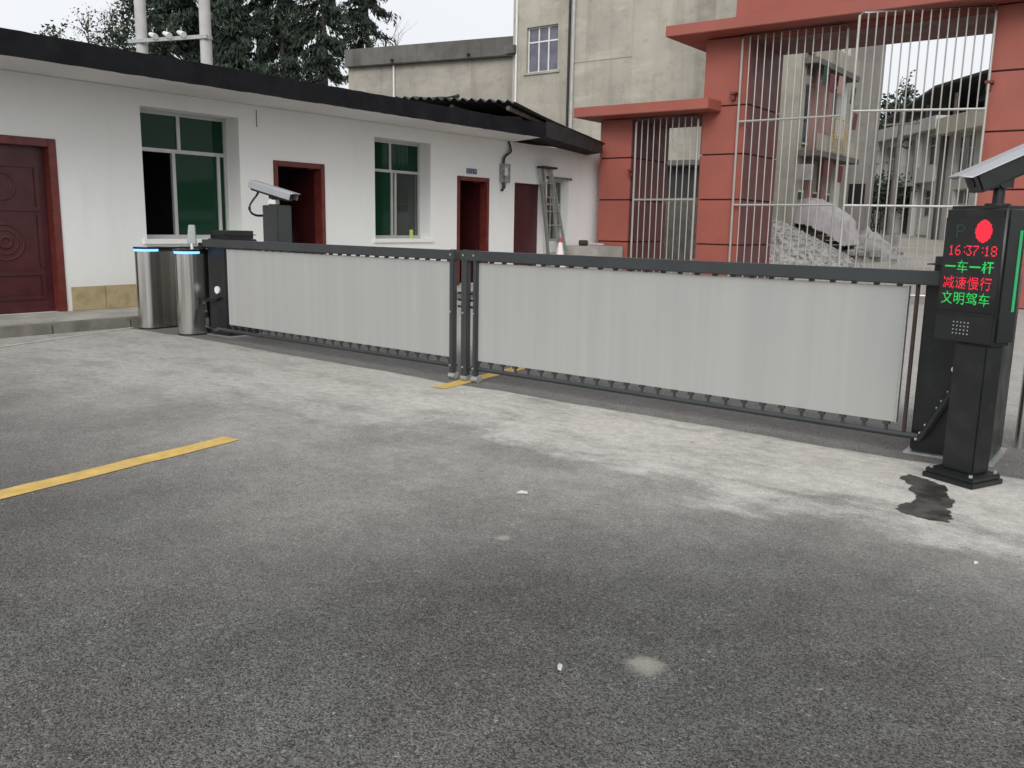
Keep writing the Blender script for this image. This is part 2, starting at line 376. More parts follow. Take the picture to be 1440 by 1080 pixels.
def pbox(m, Pf, s0, s1, d0, d1, z0, z1):
    vs = [Pf(s0,d0,z0),Pf(s1,d0,z0),Pf(s1,d1,z0),Pf(s0,d1,z0),Pf(s0,d0,z1),Pf(s1,d0,z1),Pf(s1,d1,z1),Pf(s0,d1,z1)]
    return m.add(vs, [(0,3,2,1),(4,5,6,7),(0,1,5,4),(1,2,6,5),(2,3,7,6),(3,0,4,7)])
def window(parent, Pf, s0, s1, z0, z1, d, vbars, hbars, cells, fm='aluminium_frame', fw_=.05, bar=.04):
    """frame with vertical bars (s, zlo, zhi) and horizontal bars z; cells = [(s0,s1,z0,z1,mat)]"""
    m = MB()
    pbox(m, Pf, s0, s1, d, d+.06, z0, z0+fw_); pbox(m, Pf, s0, s1, d, d+.06, z1-fw_, z1)
    pbox(m, Pf, s0, s0+fw_, d+.001, d+.059, z0+fw_, z1-fw_); pbox(m, Pf, s1-fw_, s1, d+.001, d+.059, z0+fw_, z1-fw_)
    for z in hbars: pbox(m, Pf, s0+fw_, s1-fw_, d+.002, d+.058, z-bar/2, z+bar/2)
    for (s, a, b) in vbars: pbox(m, Pf, s-bar/2, s+bar/2, d+.003, d+.057, a, b)
    wn = m.build('window', fm, parent)
    for (a, b, c, e, mt) in cells:
        pbox(MB(), Pf, a, b, d+.026, d+.032, c, e).build('pane', mt, wn)
    return wn

# ================================================================== SETTING
def sheet(name, mat, x0, x1, y0, y1, z, nx=1, ny=1, zf=None):
    m = MB(); vs = []; fs = []
    for j in range(ny+1):
        for i in range(nx+1):
            x = x0+(x1-x0)*i/nx; y = y0+(y1-y0)*j/ny; vs.append((x, y, zf(x, y) if zf else z))
    for j in range(ny):
        for i in range(nx):
            a = j*(nx+1)+i; fs.append((a, a+1, a+nx+2, a+nx+1))
    m.add(vs, fs); return struct(m.build(name, mat))
sheet('ground', 'earth', -900, 900, -600, 900, -.05)
sheet('road', 'asphalt', -10.9, 30, -25, 20.4, 0)
def slope(x, y): return max(0, (y-21.5))*.078 + .004 if y < 44 else 22.5*.078 + .004 + (y-44)*.03
sheet('street', 'street_concrete', -14, 26, 20.4, 64, 0, 6, 40, slope)
sheet('hillside', 'earth', -160, 160, 64, 190, 0, 40, 20, lambda x, y: max(0, slope(x, 64)) + max(0, (y-66))*.12 + 1.2*math.sin(x*.09)*min(1, (y-64)/20))
# raised walkway in front of the white building
wk = struct(Bx(-12.05, -10.92, -6, 17.6, -.04, .13).build('walkway', 'walkway_concrete', bevel=.012))
m = MB()
for i in range(23):
    y = -6 + i*1.0; m2 = Bx(-10.92, -10.76, y+.004, y+.996, -.04, .128 + random.uniform(-.004, .004)).build('kerb_stone', 'kerb_concrete', wk, bevel=.015)
def ribbon(name, mat, pts, wd, z, jag=.0):
    vs = []; fs = []; n = len(pts)
    for i, p in enumerate(pts):
        a = Vector(pts[max(0, i-1)]); b = Vector(pts[min(n-1, i+1)]); d = (b-a).normalized(); nn = Vector((-d.y, d.x))
        for sg in (-1, 1):
            q = Vector(p) + nn*sg*(wd/2 + random.uniform(-jag, jag)); vs.append((q.x, q.y, z))
    for i in range(n-1): fs.append((2*i, 2*i+1, 2*i+3, 2*i+2))
    return struct(MB().add(vs, fs).build(name, mat))
ribbon('white_edge_line', 'white_line', [(-10.05-.353*k*.1, 4.10+.1*k) for k in range(-40, 20)], .055, .004, .008)
def lx(y): return -4.46 - .095*y
ribbon('yellow_lane_line', 'yellow_line', [(lx(y)+.005*math.sin(y*9), y) for y in [-2.5+.1*i for i in range(59)]], .15, .004, .004)
ribbon('yellow_lane_line', 'yellow_line', [(lx(y), y) for y in [5.52+.1*i for i in range(24)]], .15, .004, .008)

# ================================================================== WHITE BUILDING
WX = -12.03
def PW(s, d, z): return (WX - d, s, z)
wb = thing('white_building', 'long single-storey white building with black roof edge and dark red doors', 'building', (-14, 9, 0))
win1 = (7.02, 8.66, 1.10, 2.97); win2 = (11.58, 13.09, 1.10, 2.94); win3 = (17.1, 18.0, 1.03, 2.47)
doors = [(4.46, 5.80, .13, 2.40), (9.30, 10.38, .13, 2.37), (13.89, 14.93, .13, 2.37), (15.84, 16.95, .13, 2.33)]
wall = wall_mesh(PW, -4, 19.55, 0, 3.19, [win1, win2, win3] + doors, .42)
wall.build('front_wall', 'white_wall', wb)
rm = MB()   # rooms: back wall, floor, ceiling, partitions
rm.box(-17.2, -17.0, -4, 19.55, 0, 3.19)
for y in (-4.0, 6.4, 8.95, 11.1, 13.5, 15.4, 17.0, 19.35): rm.box(-17.0, WX-.43, y, y+.15, .13, 3.17)
rm.box(-17.0, WX-.43, -4, 19.5, .02, .128)
rm.build('room', 'room_paint', wb)
roof = MB().prism([(-17.6, -4.6), (-10.79, -4.6), (-10.79, 15.20), (-12.0, 15.75), (-17.6, 15.75)], 3.195, 3.30).build('roof_slab', 'white_soffit', wb)
fs_ = MB(); random.seed(3)
N = 150; top = []; bot = []
vs = []; fc = []
for i in range(N+1):        # uneven painted fascia
    y = -4.62 + (15.22+4.62)*i/N
    zb = 3.165 + random.uniform(-.005, .005); zt = 3.452 + random.uniform(-.005, .005)
    xo = -10.77 + random.uniform(-.003, .003)
    vs += [(xo, y, zb), (xo, y, zt), (xo-.16, y, zt+.01), (xo-.16, y, zb+.06)]
for i in range(N):
    a = 4*i
    for k in range(4): fc.append((a+k, a+4+k, a+4+(k+1) % 4, a+(k+1) % 4))
fc += [(0,1,2,3), (4*N+3, 4*N+2, 4*N+1, 4*N)]
fs_.add(vs, fc); fs_.build('fascia', 'black_waterproof', roof, smooth=False)
Bx(-17.6, -10.93, -4.6, 15.6, 3.302, 3.43).build('roof_screed', 'concrete_parapet', roof)
# stone skirting tiles between door and window
for a, b in ((5.87, 6.34), (6.345, 6.82), (6.825, 7.30), (7.305, 7.78), (7.785, 8.26), (8.265, 8.74), (8.745, 9.20)):
    Bx(WX-.002, WX+.022, a, b, .131, .455 + random.uniform(-.004, .004)).build('skirting_tile', 'stone_skirting', wb, bevel=.004)
# window one: left lower light open, green panes elsewhere
s0, s1, z0, z1 = win1; md = 7.84; tz = 2.40; D = .33
window(wb, PW, s0, s1, z0, z1, D, [(md-.02, tz, z1), (7.72, z0, tz), (8.50, z0, tz)], [tz],
       [(s0+.05, md-.04, tz+.02, z1-.05, 'green_glass'), (md, s1-.05, tz+.02, z1-.05, 'green_glass'), (7.74, 8.48, z0+.05, tz-.02, 'green_glass'), (8.52, 8.61, z0+.05, tz-.02, 'green_glass')], fw_=.055, bar=.055)
pbox(MB(), PW, s0-.06, s1+.06, -.05, .33, z0-.07, z0-.003).build('window_sill', 'white_wall', wb)
# window two
s0, s1, z0, z1 = win2; md = 12.26; tz = 2.37
window(wb, PW, s0, s1, z0, z1, D-.05, [(md, tz, z1), (12.30, z0, tz), (12.40, z0, tz)], [tz],
       [(s0+.05, md-.02, tz+.02, z1-.05, 'green_glass'), (md+.02, s1-.05, tz+.02, z1-.05, 'green_glass'), (s0+.05, 12.28, z0+.05, tz-.02, 'green_glass'), (12.42, s1-.05, z0+.05, tz-.02, 'clear_glass')], fw_=.055, bar=.05)
pbox(MB(), PW, s0-.06, s1+.06, -.04, .28, z0-.07, z0-.003).build('window_sill', 'white_wall', wb)
# window three, small, with a curtain
s0, s1, z0, z1 = win3
window(wb, PW, s0, s1, z0, z1, .2, [(17.55, z0, z1)], [1.9], [(s0+.05, 17.53, z0+.05, z1-.05, 'clear_glass'), (17.57, s1-.05, z0+.05, z1-.05, 'clear_glass')], fw_=.05)
cu = MB()
for i in range(10): cu.cyl((WX-.42-.02*(i % 2), 17.62+.022*i, 1.2), (WX-.42-.02*(i % 2), 17.62+.022*i, 2.42), .016, n=6)
cu.build('curtain', 'orange_curtain', wb)
pbox(MB(), PW, s0-.05, s1+.1, -.03, .1, 2.475, 2.53).build('window_head', 'kerb_concrete', wb)
# doors
def door_frame(dr, a, b, zt, f=.085, dep=.18):
    m = MB(); pbox(m, PW, a, a+f, -.018, dep, .131, zt); pbox(m, PW, b-f, b, -.018, dep, .131, zt); pbox(m, PW, a+f, b-f, -.017, dep, zt-f, zt)
    m.build('door_frame', 'red_door_frame', dr, bevel=.006)
def torus(m, c, R0, r, n=28, k=8):
    for i in range(n):
        pass
    vs = []; fs = []
    for i in range(n):
        a = 2*math.pi*i/n
        for j in range(k):
            b = 2*math.pi*j/k; rr = R0 + r*math.cos(b); vs.append((c[0] + r*.6*math.sin(b), c[1] + rr*math.cos(a), c[2] + rr*math.sin(a)))
    for i in range(n):
        for j in range(k): fs.append((i*k+j, ((i+1) % n)*k+j, ((i+1) % n)*k+(j+1) % k, i*k+(j+1) % k))
    return m.add(vs, fs)
# door 1, closed and carved
a, b, _, zt = doors[0]
d1 = Bx(WX-.17, WX-.12, a+.08, b-.08, .14, zt-.08).build('door', 'red_door', wb); door_frame(d1, a, b, zt, .105)
cy = (a+b)/2; X0 = WX-.12
e = MB()
for rr, th in ((.23, .022), (.155, .018), (.07, .03)): torus(e, (X0, cy, 1.06), rr, th)
for (y0, y1, q0, q1) in ((a+.2, b-.2, .62, .68), (a+.2, b-.2, .30, .36), (a+.2, b-.2, 1.46, 1.52), (a+.2, b-.2, 2.02, 2.08)):
    e.box(X0-.01, X0+.02, y0, y1, q0, q1)
for y in (a+.2, b-.26):
    for q0, q1 in ((.36, .62), (1.52, 2.02), (.72, 1.42)): e.box(X0-.01, X0+.019, y, y+.06, q0, q1)
torus(e, (X0, cy, 1.77), .17, .02)
e.build('carved_panel', 'red_door', d1, bevel=.006, smooth=True)
# doors 2 and 3 stand open inwards, hinged on the far jamb
for (a, b, _, zt), ang in ((doors[1], 97), (doors[2], 92)):
    mm = MB(); mm.box(-.045, 0, -(b-a-.17), 0, .14, zt-.09)
    M = Matrix.Translation((WX-.13, b-.085, 0)) @ Matrix.Rotation(R(-ang), 4, 'Z')
    dd = mm.xf(M).build('door', 'red_door', wb, bevel=.004); door_frame(dd, a, b, zt, .085)
    hh = MB().box(0, .05, -(b-a-.17)+.05, -(b-a-.17)+.08, 1.02, 1.2).xf(M); hh.build('door_handle', 'galvanised', dd)
a, b, _, zt = doors[3]
d4 = Bx(WX-.2, WX-.15, a+.01, b-.01, .14, zt-.01).build('door', 'red_door', wb)
Bx(WX-.152, WX-.135, a+.15, b-.15, 1.3, 2.1).build('carved_panel', 'red_door', d4, bevel=.006)
# dark board on the room's back wall seen through window two
Bx(-14.72, -14.66, 13.4-.2, 15.3, 1.5, 2.6) if False else None
Bx(-16.98, -16.93, 14.4, 15.3, 1.45, 2.5).build('notice_board', 'dark_furniture', wb)
MB().cyl((WX+.006, 9.0, 2.86), (WX+.006, 9.0, 3.12), .006, n=8).build('conduit', 'kerb_concrete', wb)
# tin canopy over the far end of the roof
tc = thing('tin_canopy', 'dark corrugated tin canopy sagging over the white building\'s far end', 'canopy', (-12, 16.3, 3.3))
NX, NY = 64, 4; vs = []; fs = []
for j in range(NY+1):
    for i in range(NX+1):
        u = i/NX; t = j/NY
        y = 13.6 + (18.75-13.6)*t + .25*u*(1-t); xr = -10.55 - .95*t; xl = -14.2
        x = xl + (xr-xl)*u
        z = 4.02 - .46*t - .30*u*(1-.35*t) + .035*math.sin(u*2*math.pi*17) + .02*math.sin(t*5+u*3)
        vs.append((x, y, z))
for j in range(NY):
    for i in range(NX): a = j*(NX+1)+i; fs.append((a, a+1, a+NX+2, a+NX+1))
tin = MB().add(vs, fs).build('tin_sheet', 'tin_roof', tc)
md_ = tin.modifiers.new('s', 'SOLIDIFY'); md_.thickness = .012
for x0_, y0_, z0_, x1_, y1_, z1_ in ((-10.75, 13.9, 3.62, -11.6, 18.6, 3.22), (-12.2, 13.9, 3.74, -12.4, 18.7, 3.34), (-13.6, 13.9, 3.84, -13.6, 18.7, 3.42)):
    MB().cyl((x0_, y0_, z0_), (x1_, y1_, z1_), .05, n=6).build('purlin', 'timber_dark', tc)
for y in (14.6, 16.3, 18.0): MB().cyl((-14.0, y, 3.78-.085*(y-14.6)), (-10.95-.2*(y-14.6), y, 3.50-.085*(y-14.6)), .045, n=6).build('rafter', 'timber_dark', tc)
# roof board closing the void below the canopy
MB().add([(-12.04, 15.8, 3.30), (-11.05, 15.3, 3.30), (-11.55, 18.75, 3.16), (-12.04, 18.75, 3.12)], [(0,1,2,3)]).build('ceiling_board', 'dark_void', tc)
MB().add([(-10.80, 15.25, 3.20), (-11.54, 18.7, 3.13), (-11.54, 18.7, 3.42), (-10.80, 15.25, 3.52)], [(0,1,2,3)]).build('edge_board', 'tin_roof', tc)
MB().tube([(-13.3, 14.0, 3.99), (-12.6, 13.95, 3.93), (-12.1, 14.0, 3.95)], .04).build('green_rag', 'green_cloth', tc)
# things along the wall
t = thing('meter_box', 'grimy electric meter box with loose wires on white wall', 'meter box', (WX+.06, 15.4, 2.3))
Bx(WX, WX+.13, 15.28, 15.52, 2.30, 2.70).build('case', 'meter_box', t, bevel=.012)
Bx(WX+.12, WX+.145, 15.31, 15.40, 2.45, 2.62).build('dial', 'white_plastic', t, bevel=.005)
for k in range(5):
    o = random.uniform(-.03, .03)
    MB().cable([(WX+.05, 15.36+o, 2.70), (WX+.04+o*.4, 15.40+o, 2.84), (WX+.06, 15.56+o*2, 2.96), (WX+.04, 15.60+o, 3.08), (WX+.03, 15.56+o, 3.18)], .011, 5).build('wire', 'wire_black', t)
for k in range(3): MB().tube([(WX+.05, 15.33+.05*k, 2.30), (WX+.06, 15.34+.04*k, 2.2), (WX+.02, 15.32+.03*k, 2.12)], .013, 5).build('wire', 'wire_black', t)
t = thing('door_sign', 'small blue sign with white characters above a red door', 'sign', (WX+.01, 14.35, 2.43))
Bx(WX+.002, WX+.016, 14.18, 14.50, 2.43, 2.535).build('plate', 'sign_blue', t)
for (y0, y1, q0, q1) in ((14.195, 14.25, 2.445, 2.45), (14.195, 14.25, 2.515, 2.52), (14.195, 14.2, 2.45, 2.515), (14.245, 14.25, 2.45, 2.515), (14.21, 14.235, 2.48, 2.486),
                         (14.30, 14.306, 2.445, 2.52), (14.325, 14.385, 2.505, 2.511), (14.35, 14.356, 2.445, 2.505), (14.325, 14.385, 2.445, 2.451), (14.41, 14.47, 2.51, 2.516), (14.437, 14.443, 2.445, 2.51), (14.41, 14.47, 2.475, 2.481)):
    Bx(WX+.0165, WX+.018, y0, y1, q0, q1).build('lettering', 'white_plastic', t)
t = thing('step_ladder', 'folded aluminium step ladder leaning against wall by last red door', 'ladder', (-11.5, 17.1, .13))
def lad(y, z, x=-11.9): return (x, y, z)
for (ya, yb, xa, xb) in ((16.66, 16.90, -11.94, -11.72), (17.10, 17.74, -11.94, -11.72), (16.74, 16.98, -11.90, -11.82), (17.02, 17.50, -11.90, -11.82)):
    a, b = Vector((xa, ya, 2.68)), Vector((xb, yb, .135)); d = (b-a).normalized(); n_ = Vector((1,0,0)).cross(d).normalized()
    MB().obox((a+b)/2, n_*.016, d.cross(n_)*.035, d*((b-a).length/2)).build('rail', 'ladder_alu', t)
for k in range(1, 8):
    f = k/8; za = 2.68 - f*2.545; xa = -11.94 + .22*f; MB().obox(((xa), (16.66+.24*f + 17.10+.64*f)/2, za), (.03, 0, 0), (0, (.42+.38*f)/2, 0), (0, 0, .012)).build('step', 'ladder_alu', t)
Bx(-11.98, -11.80, 16.60, 17.18, 2.68, 2.73).build('top_cap', 'brown_bar', t, bevel=.006)
t = thing('traffic_cone', 'tall red and white striped traffic cone beside the ladder', 'cone', (-11.45, 16.85, .13))
zz = [.16, .42, .58, .74, .90, 1.02, 1.14]; rr = lambda z: .21*(1-(z-.13)/1.16)
for i in range(6): MB().cyl((-11.45, 16.85, zz[i]), (-11.45, 16.85, zz[i+1]), rr(zz[i]), rr(zz[i+1]), 18, cap=(i == 5)).build('band', 'cone_red' if i in (0, 2, 5) else 'cone_white', t, smooth=True)
Bx(-11.70, -11.20, 16.60, 17.10, .131, .16).build('base', 'black_plastic', t, bevel=.01)
pf_ = struct(Bx(-12.02, -11.0, 17.72, 18.95, -.02, .93).build('concrete_platform', 'walkway_concrete', bevel=.02))
t = thing('pipe_stub', 'short dark pipe stub lying on the concrete platform', 'pipe', (-11.6, 18.1, .93))
MB().cyl((-11.66, 18.0, 1.0), (-11.56, 18.16, 1.0), .07, n=14).build('collar', 'brown_bar', t, smooth=True)
MB().cyl((-11.58, 18.13, .99), (-11.30, 18.50, .965), .025, n=10).build('pipe', 'pole_concrete', t, smooth=True)
t = thing('spray_bottle', 'yellow-green bottle with black cap on the window sill', 'bottle', (WX-.08, 12.62, 1.10))
MB().cyl((WX-.08, 12.62, 1.099), (WX-.08, 12.62, 1.27), .036, n=14).build('body', 'bottle_green', t, smooth=True)
MB().cyl((WX-.08, 12.62, 1.27), (WX-.08, 12.62, 1.34), .03, .02, n=12).build('cap', 'black_plastic', t, smooth=True)

# ================================================================== RED GATEWAY
gw = thing('red_gateway', 'tall red-brown panelled gateway with two stepped flat caps', 'gateway', (-6, 20, 0))
Y0, Y1 = 19.0, 20.9
def pier(x0, x1, zs, y0=Y0, y1=Y1):
    core = Bx(x0+.03, x1-.03, y0+.03, y1-.03, -.02, zs[-1]-.02).build('pier', 'seam_dark', gw)
    for a, b in zip(zs, zs[1:]):
        Bx(x0, x1, y0, y1, a+.016, b-.016).build('panel', 'gate_red', core, bevel=.006)
pier(-11.80, -10.92, [0, 1.04, 2.05, 3.05, 3.97])
pier(-9.10, -8.05, [0, 1.04, 2.05, 3.05, 4.10, 5.56])
pier(-3.32, -1.6, [0, 1.15, 2.22, 3.29, 4.38, 5.56])
Bx(-10.93, -9.09, Y0+.02, Y1-.02, 3.93, 3.99).build('lintel', 'gate_red', gw)
Bx(-8.06, -3.31, Y0+.03, Y1-.02, 5.44, 5.565).build('lintel', 'gate_red', gw)
Bx(-12.17, -8.66, 18.32, 21.2, 3.975, 4.205).build('cap', 'gate_red', gw, bevel=.012)
Bx(-9.78, 1.2, 18.32, 21.2, 5.57, 5.80).build('cap', 'gate_red', gw, bevel=.012)
Bx(-8.42, 1.0, 18.95, 20.95, 5.802, 7.6).build('upper_wall', 'gate_red', gw, bevel=.012)
for x, z in ((-10.80, 2.72), (-8.30, 4.32), (-3.24, 4.16)):
    MB().box(x-.12, x+.02, 18.86, 18.998, z, z+.045).box(x-.1, x-.02, 18.9, 18.997, z-.12, z).build('hinge_bracket', 'red_door_frame', gw)

simple('dark_maroon', (.135, .040, .040), .6, var=.1, vs=1.5, bump=.05, bs=40)  # inner faces of the gateway openings are coloured darker maroon than its front
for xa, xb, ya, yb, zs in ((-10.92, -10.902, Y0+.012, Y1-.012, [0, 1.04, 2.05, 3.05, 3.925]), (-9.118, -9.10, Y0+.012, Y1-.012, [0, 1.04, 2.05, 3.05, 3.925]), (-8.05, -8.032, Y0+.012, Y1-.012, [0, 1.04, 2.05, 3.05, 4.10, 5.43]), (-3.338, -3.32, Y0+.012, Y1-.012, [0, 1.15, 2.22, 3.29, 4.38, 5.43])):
    for a, b in zip(zs, zs[1:]): Bx(xa, xb, ya, yb, a+.017, b-.017).build('reveal_face', 'dark_maroon', gw)
Bx(-10.9, -9.12, Y0+.012, Y1-.012, 3.91, 3.929).build('soffit_face', 'dark_maroon', gw)
Bx(-8.03, -3.34, Y0+.012, Y1-.012, 5.42, 5.439).build('soffit_face', 'dark_maroon', gw)

def grille(name, label, W, H, rails, nbar, loc, ang, zb=.15, group='steel bar grilles in the red gateway'):
    g = thing(name, label, 'gate', loc, group, ang); r = .026; c = .09
    pts = [(0,0,zb), (0,0,H-c)] + [(c-c*math.cos(R(q)), 0, H-c+c*math.sin(R(q))) for q in (22, 45, 68)] + [(c,0,H), (W-c,0,H)] + [(W-c+c*math.sin(R(q)), 0, H-c+c*math.cos(R(q))) for q in (22, 45, 68)] + [(W,0,H-c), (W,0,zb)]
    MB().tube(pts, r, 8).build('frame', 'grille_steel', g, smooth=True, local=True)
    for z in rails: MB().cyl((0,0,z), (W,0,z), r*.95, n=8).build('rail', 'grille_steel', g, smooth=True, local=True)
    b = MB().cyl((W/nbar,0,zb), (W/nbar,0,H-.005), .0140, n=8).build('bar', 'grille_steel', g, smooth=True, local=True)
    for i in range(2, nbar): inst(b, g, (W/nbar*(i-1), 0, 0))
    return g
grille('grille_gate', 'left leaf of the large silver bar gate in the gateway', 2.24, 5.52, [3.73, 1.93, .17], 13, (-8.20, 18.90, 0), 0)
gx, gy = -5.50, 18.06; an = math.atan2(18.90-gy, -3.30-gx)
grille('grille_gate', 'right leaf of the large silver bar gate, standing ajar', math.hypot(18.90-gy, -3.30-gx), 5.52, [3.70, 1.90, .17], 15, (gx, gy, 0), an)
grille('side_grille', 'narrow silver bar gate in the gateway\'s small side opening', 1.60, 3.92, [2.05, .17], 10, (-10.76, 18.92, 0), 0)

# ================================================================== BARRIER GATE
GA = -.027
def GY(x): return 5.8314 + math.tan(GA)*x
def leaf(name, label, xa, xb, posts, left):
    g = thing(name, label, 'gate', (xa, GY(xa), 0), 'advertising barrier gate leaves', GA)
    Lg = (xb-xa)/math.cos(GA)
    Bx(0, Lg, -.05, .05, 1.082, 1.168).build('top_beam', 'charcoal_paint', g, bevel=.006, local=True)
    p0, p1 = (.44, Lg-.05) if left else (.14, Lg-.19)
    # panel: shallow vertical folds
    m = MB(); n = 90; vs = []; fs = []
    for i in range(n+1):
        x = p0 + (p1-p0)*i/n; y = -.012 + .0006*math.sin(i*1.9) + .002*math.sin(i*.37)
        vs += [(x, y, .20), (x, y, 1.068), (x, y+.014, 1.068), (x, y+.014, .20)]
    for i in range(n):
        a = 4*i
        for k in range(4): fs.append((a+k, a+4+k, a+4+(k+1) % 4, a+(k+1) % 4))
    fs += [(0,1,2,3), (4*n+3, 4*n+2, 4*n+1, 4*n)]
    m.add(vs, fs).build('panel', 'gate_panel', g, local=True, smooth=True)
    MB().box(p1+.001, p1+.012, -.02, .02, .20, 1.07).build('panel_edge', 'galvanised', g, local=True)
    MB().cyl((.0 if not left else .18, 0, .125), (Lg-.02, 0, .125), .021, n=12).build('bottom_rail', 'charcoal_paint', g, smooth=True, local=True)
    nb = 26; st = (p1-p0-.1)/(nb-1)
    lo = MB().cyl((p0+.05, 0, .14), (p0+.05, 0, .20), .011, n=8).box(p0+.03, p0+.07, -.02, .012, .178, .198).build('roller_bracket', 'charcoal_paint', g, local=True)
    hi = MB().box(p0+.035, p0+.065, -.02, .012, 1.066, 1.083).build('hanger', 'charcoal_paint', g, local=True)
    for i in range(1, nb): inst(lo, g, (st*i, 0, 0)); inst(hi, g, (st*i, 0, 0))
    for (x, wd, zb) in posts:
        pb = Bx(x-wd/2, x+wd/2, -.045, .01, zb, 1.175).build('post', 'charcoal_paint', g, bevel=.008, local=True)
        for z in (1.13, .13, .62): MB().cyl((x-.01, -.046, z), (x-.01, -.052, z), .010, n=8).build('bolt', 'galvanised', pb, local=True)
        m = MB().box(x-.03, x+.03, -.04, .03, .012, zb); m.cyl((x-.035, -.02, .03), (x+.035, -.02, .03), .028, n=12); m.build('foot', 'galvanised', pb, local=True)
    return g
gl_ = leaf('barrier_gate', 'far left leaf of the barrier gate with pale panel', -9.16, -5.155, [(3.968, .055, .06)], True)
gr_ = leaf('barrier_gate', 'near right leaf of the barrier gate with pale panel', -5.085, -1.16, [(.045, .078, .05), (.168, .045, .06)], False)
for z in (.66, .72, .78): Bx(-.07, .14, .0, .04, z, z+.018).build('latch_bar', 'black_plastic', gr_, local=True)
Bx(3.785, 3.805, -.012, .012, .13, 1.082).build('end_bar', 'brown_bar', gr_, local=True)
MB().tube([(.3, -.01, .12), (.18, -.02, .11), (.02, -.06, .15)], .018).build('rail_end', 'charcoal_paint', gl_, local=True)

def cabinet(name, label, x0, x1, y0, y1, h):
    c = thing(name, label, 'cabinet', ((x0+x1)/2, (y0+y1)/2, 0), 'gate drive cabinets')
    Bx(x0, x1, y0, y1, .012, h-.10).build('body', 'cabinet_paint', c, bevel=.012)
    Bx(x0-.012, x1+.012, y0-.012, y1+.012, h-.098, h).build('cover', 'post_paint', c, bevel=.045, seg=4, smooth=True)
    Bx(x0-.03, x1+.03, y0-.03, y1+.03, 0, .012).build('base_plate', 'galvanised', c)
    MB().box(x0+.04, x1-.04, y0-.004, y0, .06, h-.2).build('service_door', 'cabinet_paint', c, bevel=.0015)
    return c
cl = cabinet('drive_cabinet', 'dark gate drive cabinet beside the stainless turnstiles', -9.44, -9.04, 6.28, 6.72, 1.27)
m = MB().cyl((-9.24, 6.275, .56), (-9.24, 6.255, .56), .045, n=16); m.build('lock_knob', 'white_plastic', cl, smooth=True)
m = MB().cable([(-9.19, 6.27, .46), (-9.30, 6.22, .45), (-9.41, 6.20, .42), (-9.37, 6.18, .33), (-9.31, 6.16, .2), (-9.27, 6.14, .12), (-9.12, 6.11, .10)], .022, 8)
m.build('drive_arm', 'charcoal_paint', cl, smooth=True)
cr = cabinet('drive_cabinet', 'dark gate drive cabinet behind the display post', -1.26, -.80, 5.92, 6.40, 1.255)
a, b = Vector((-1.00, 5.86, .50)), Vector((-1.185, 5.83, .115))
st_ = MB().cyl(a, b, .026, .022, 12).build('strut', 'post_paint', cr, smooth=True)
d = (b-a).normalized(); n_ = Vector((-1, 0, -.45)).normalized()
for f in (.14, .30, .42, .72, .86, .97):
    c = a + (b-a)*f + n_*.022; MB().cyl(c, c+n_*.016, .009, n=8).build('bolt', 'galvanised', st_)
MB().cyl((-1.04, 5.915, .57), (-1.04, 5.90, .57), .022, n=14).build('lock_knob', 'white_plastic', cr)

# ================================================================== TURNSTILES
def turnstile(x, y, label):
    t = thing('turnstile', label, 'turnstile', (x, y, 0), 'stainless turnstile pedestals')
    w2, Lg = .14, 1.15
    prof = []
    for i in range(13):
        q = math.pi + math.pi*i/12; prof.append((x + w2*math.cos(q), y + .13 + .13*math.sin(q)))
    prof += [(x+w2, y+Lg)] 
    prof += [(x-w2, y+Lg)]
    MB().prism(prof, .02, .985).build('body', 'stainless', t, smooth=True)
    MB().prism([(a_ + (a_-x)*.02, b_) for a_, b_ in prof], 0, .02).build('base_flange', 'black_plastic', t)
    tp = [(x + (a_-x)*1.10, b_ - (.015 if b_ < y+.14 else -.015)) for a_, b_ in prof]
    MB().prism(tp, 1.015, 1.04).build('top_panel', 'black_gloss', t, bevel=.004)
    li = [(x + (a_-x)*1.04, b_ - (.006 if b_ < y+.14 else -.006)) for a_, b_ in prof]
    MB().prism(li[:13] + [(x+w2*1.04, y+.22), (x-w2*1.04, y+.22)], .987, 1.014).build('light_strip', 'led_blue', t, smooth=True)
    MB().prism([(x+w2*.98, y+.221), (x+w2*.98, y+Lg), (x-w2*.98, y+Lg), (x-w2*.98, y+.221)], .986, 1.013).build('neck', 'black_plastic', t)
    Bx(x+w2, x+w2+.004, y+.45, y+.95, .93, .96).build('slot', 'black_plastic', t)
    return t
t1 = turnstile(-10.52, 5.98, 'stainless turnstile pedestal nearest the white building')
t2 = turnstile(-9.62, 5.98, 'stainless turnstile pedestal next to the gate cabinet, carrying a reader')
t = thing('card_reader', 'small grey reader on a stem on top of a turnstile', 'card reader', (-9.55, 6.15, 1.04))
MB().cyl((-9.55, 6.15, 1.04), (-9.55, 6.15, 1.11), .018, n=10).build('stem', 'white_plastic', t)
q = MB().box(-.055, .055, -.018, .018, 0, .23); q.v = [(x*(1-.3*z/.23), y_, z) for x, y_, z in q.v]
q.xf(Matrix.Translation((-9.55, 6.15, 1.10)) @ Matrix.Rotation(R(40), 4, 'Z') @ Matrix.Rotation(R(-8), 4, 'X')).build('head', 'reader_grey', t, bevel=.006)
Bx(-9.50, -9.42, 6.20, 6.26, 1.0405, 1.12).build('junction_box', 'cabinet_paint', t, bevel=.006)
t = thing('floor_cable', 'black cable loop on the ground between the turnstiles', 'cable', (-10.0, 6.6, 0))
MB().cable([(-10.3, 6.45, .015), (-10.15, 6.3, .012), (-9.95, 6.33, .012), (-9.80, 6.6, .015), (-9.9, 6.85, .015), (-10.2, 6.75, .02), (-10.35, 6.6, .015)], .012, 6).build('cable', 'wire_black', t, smooth=True)

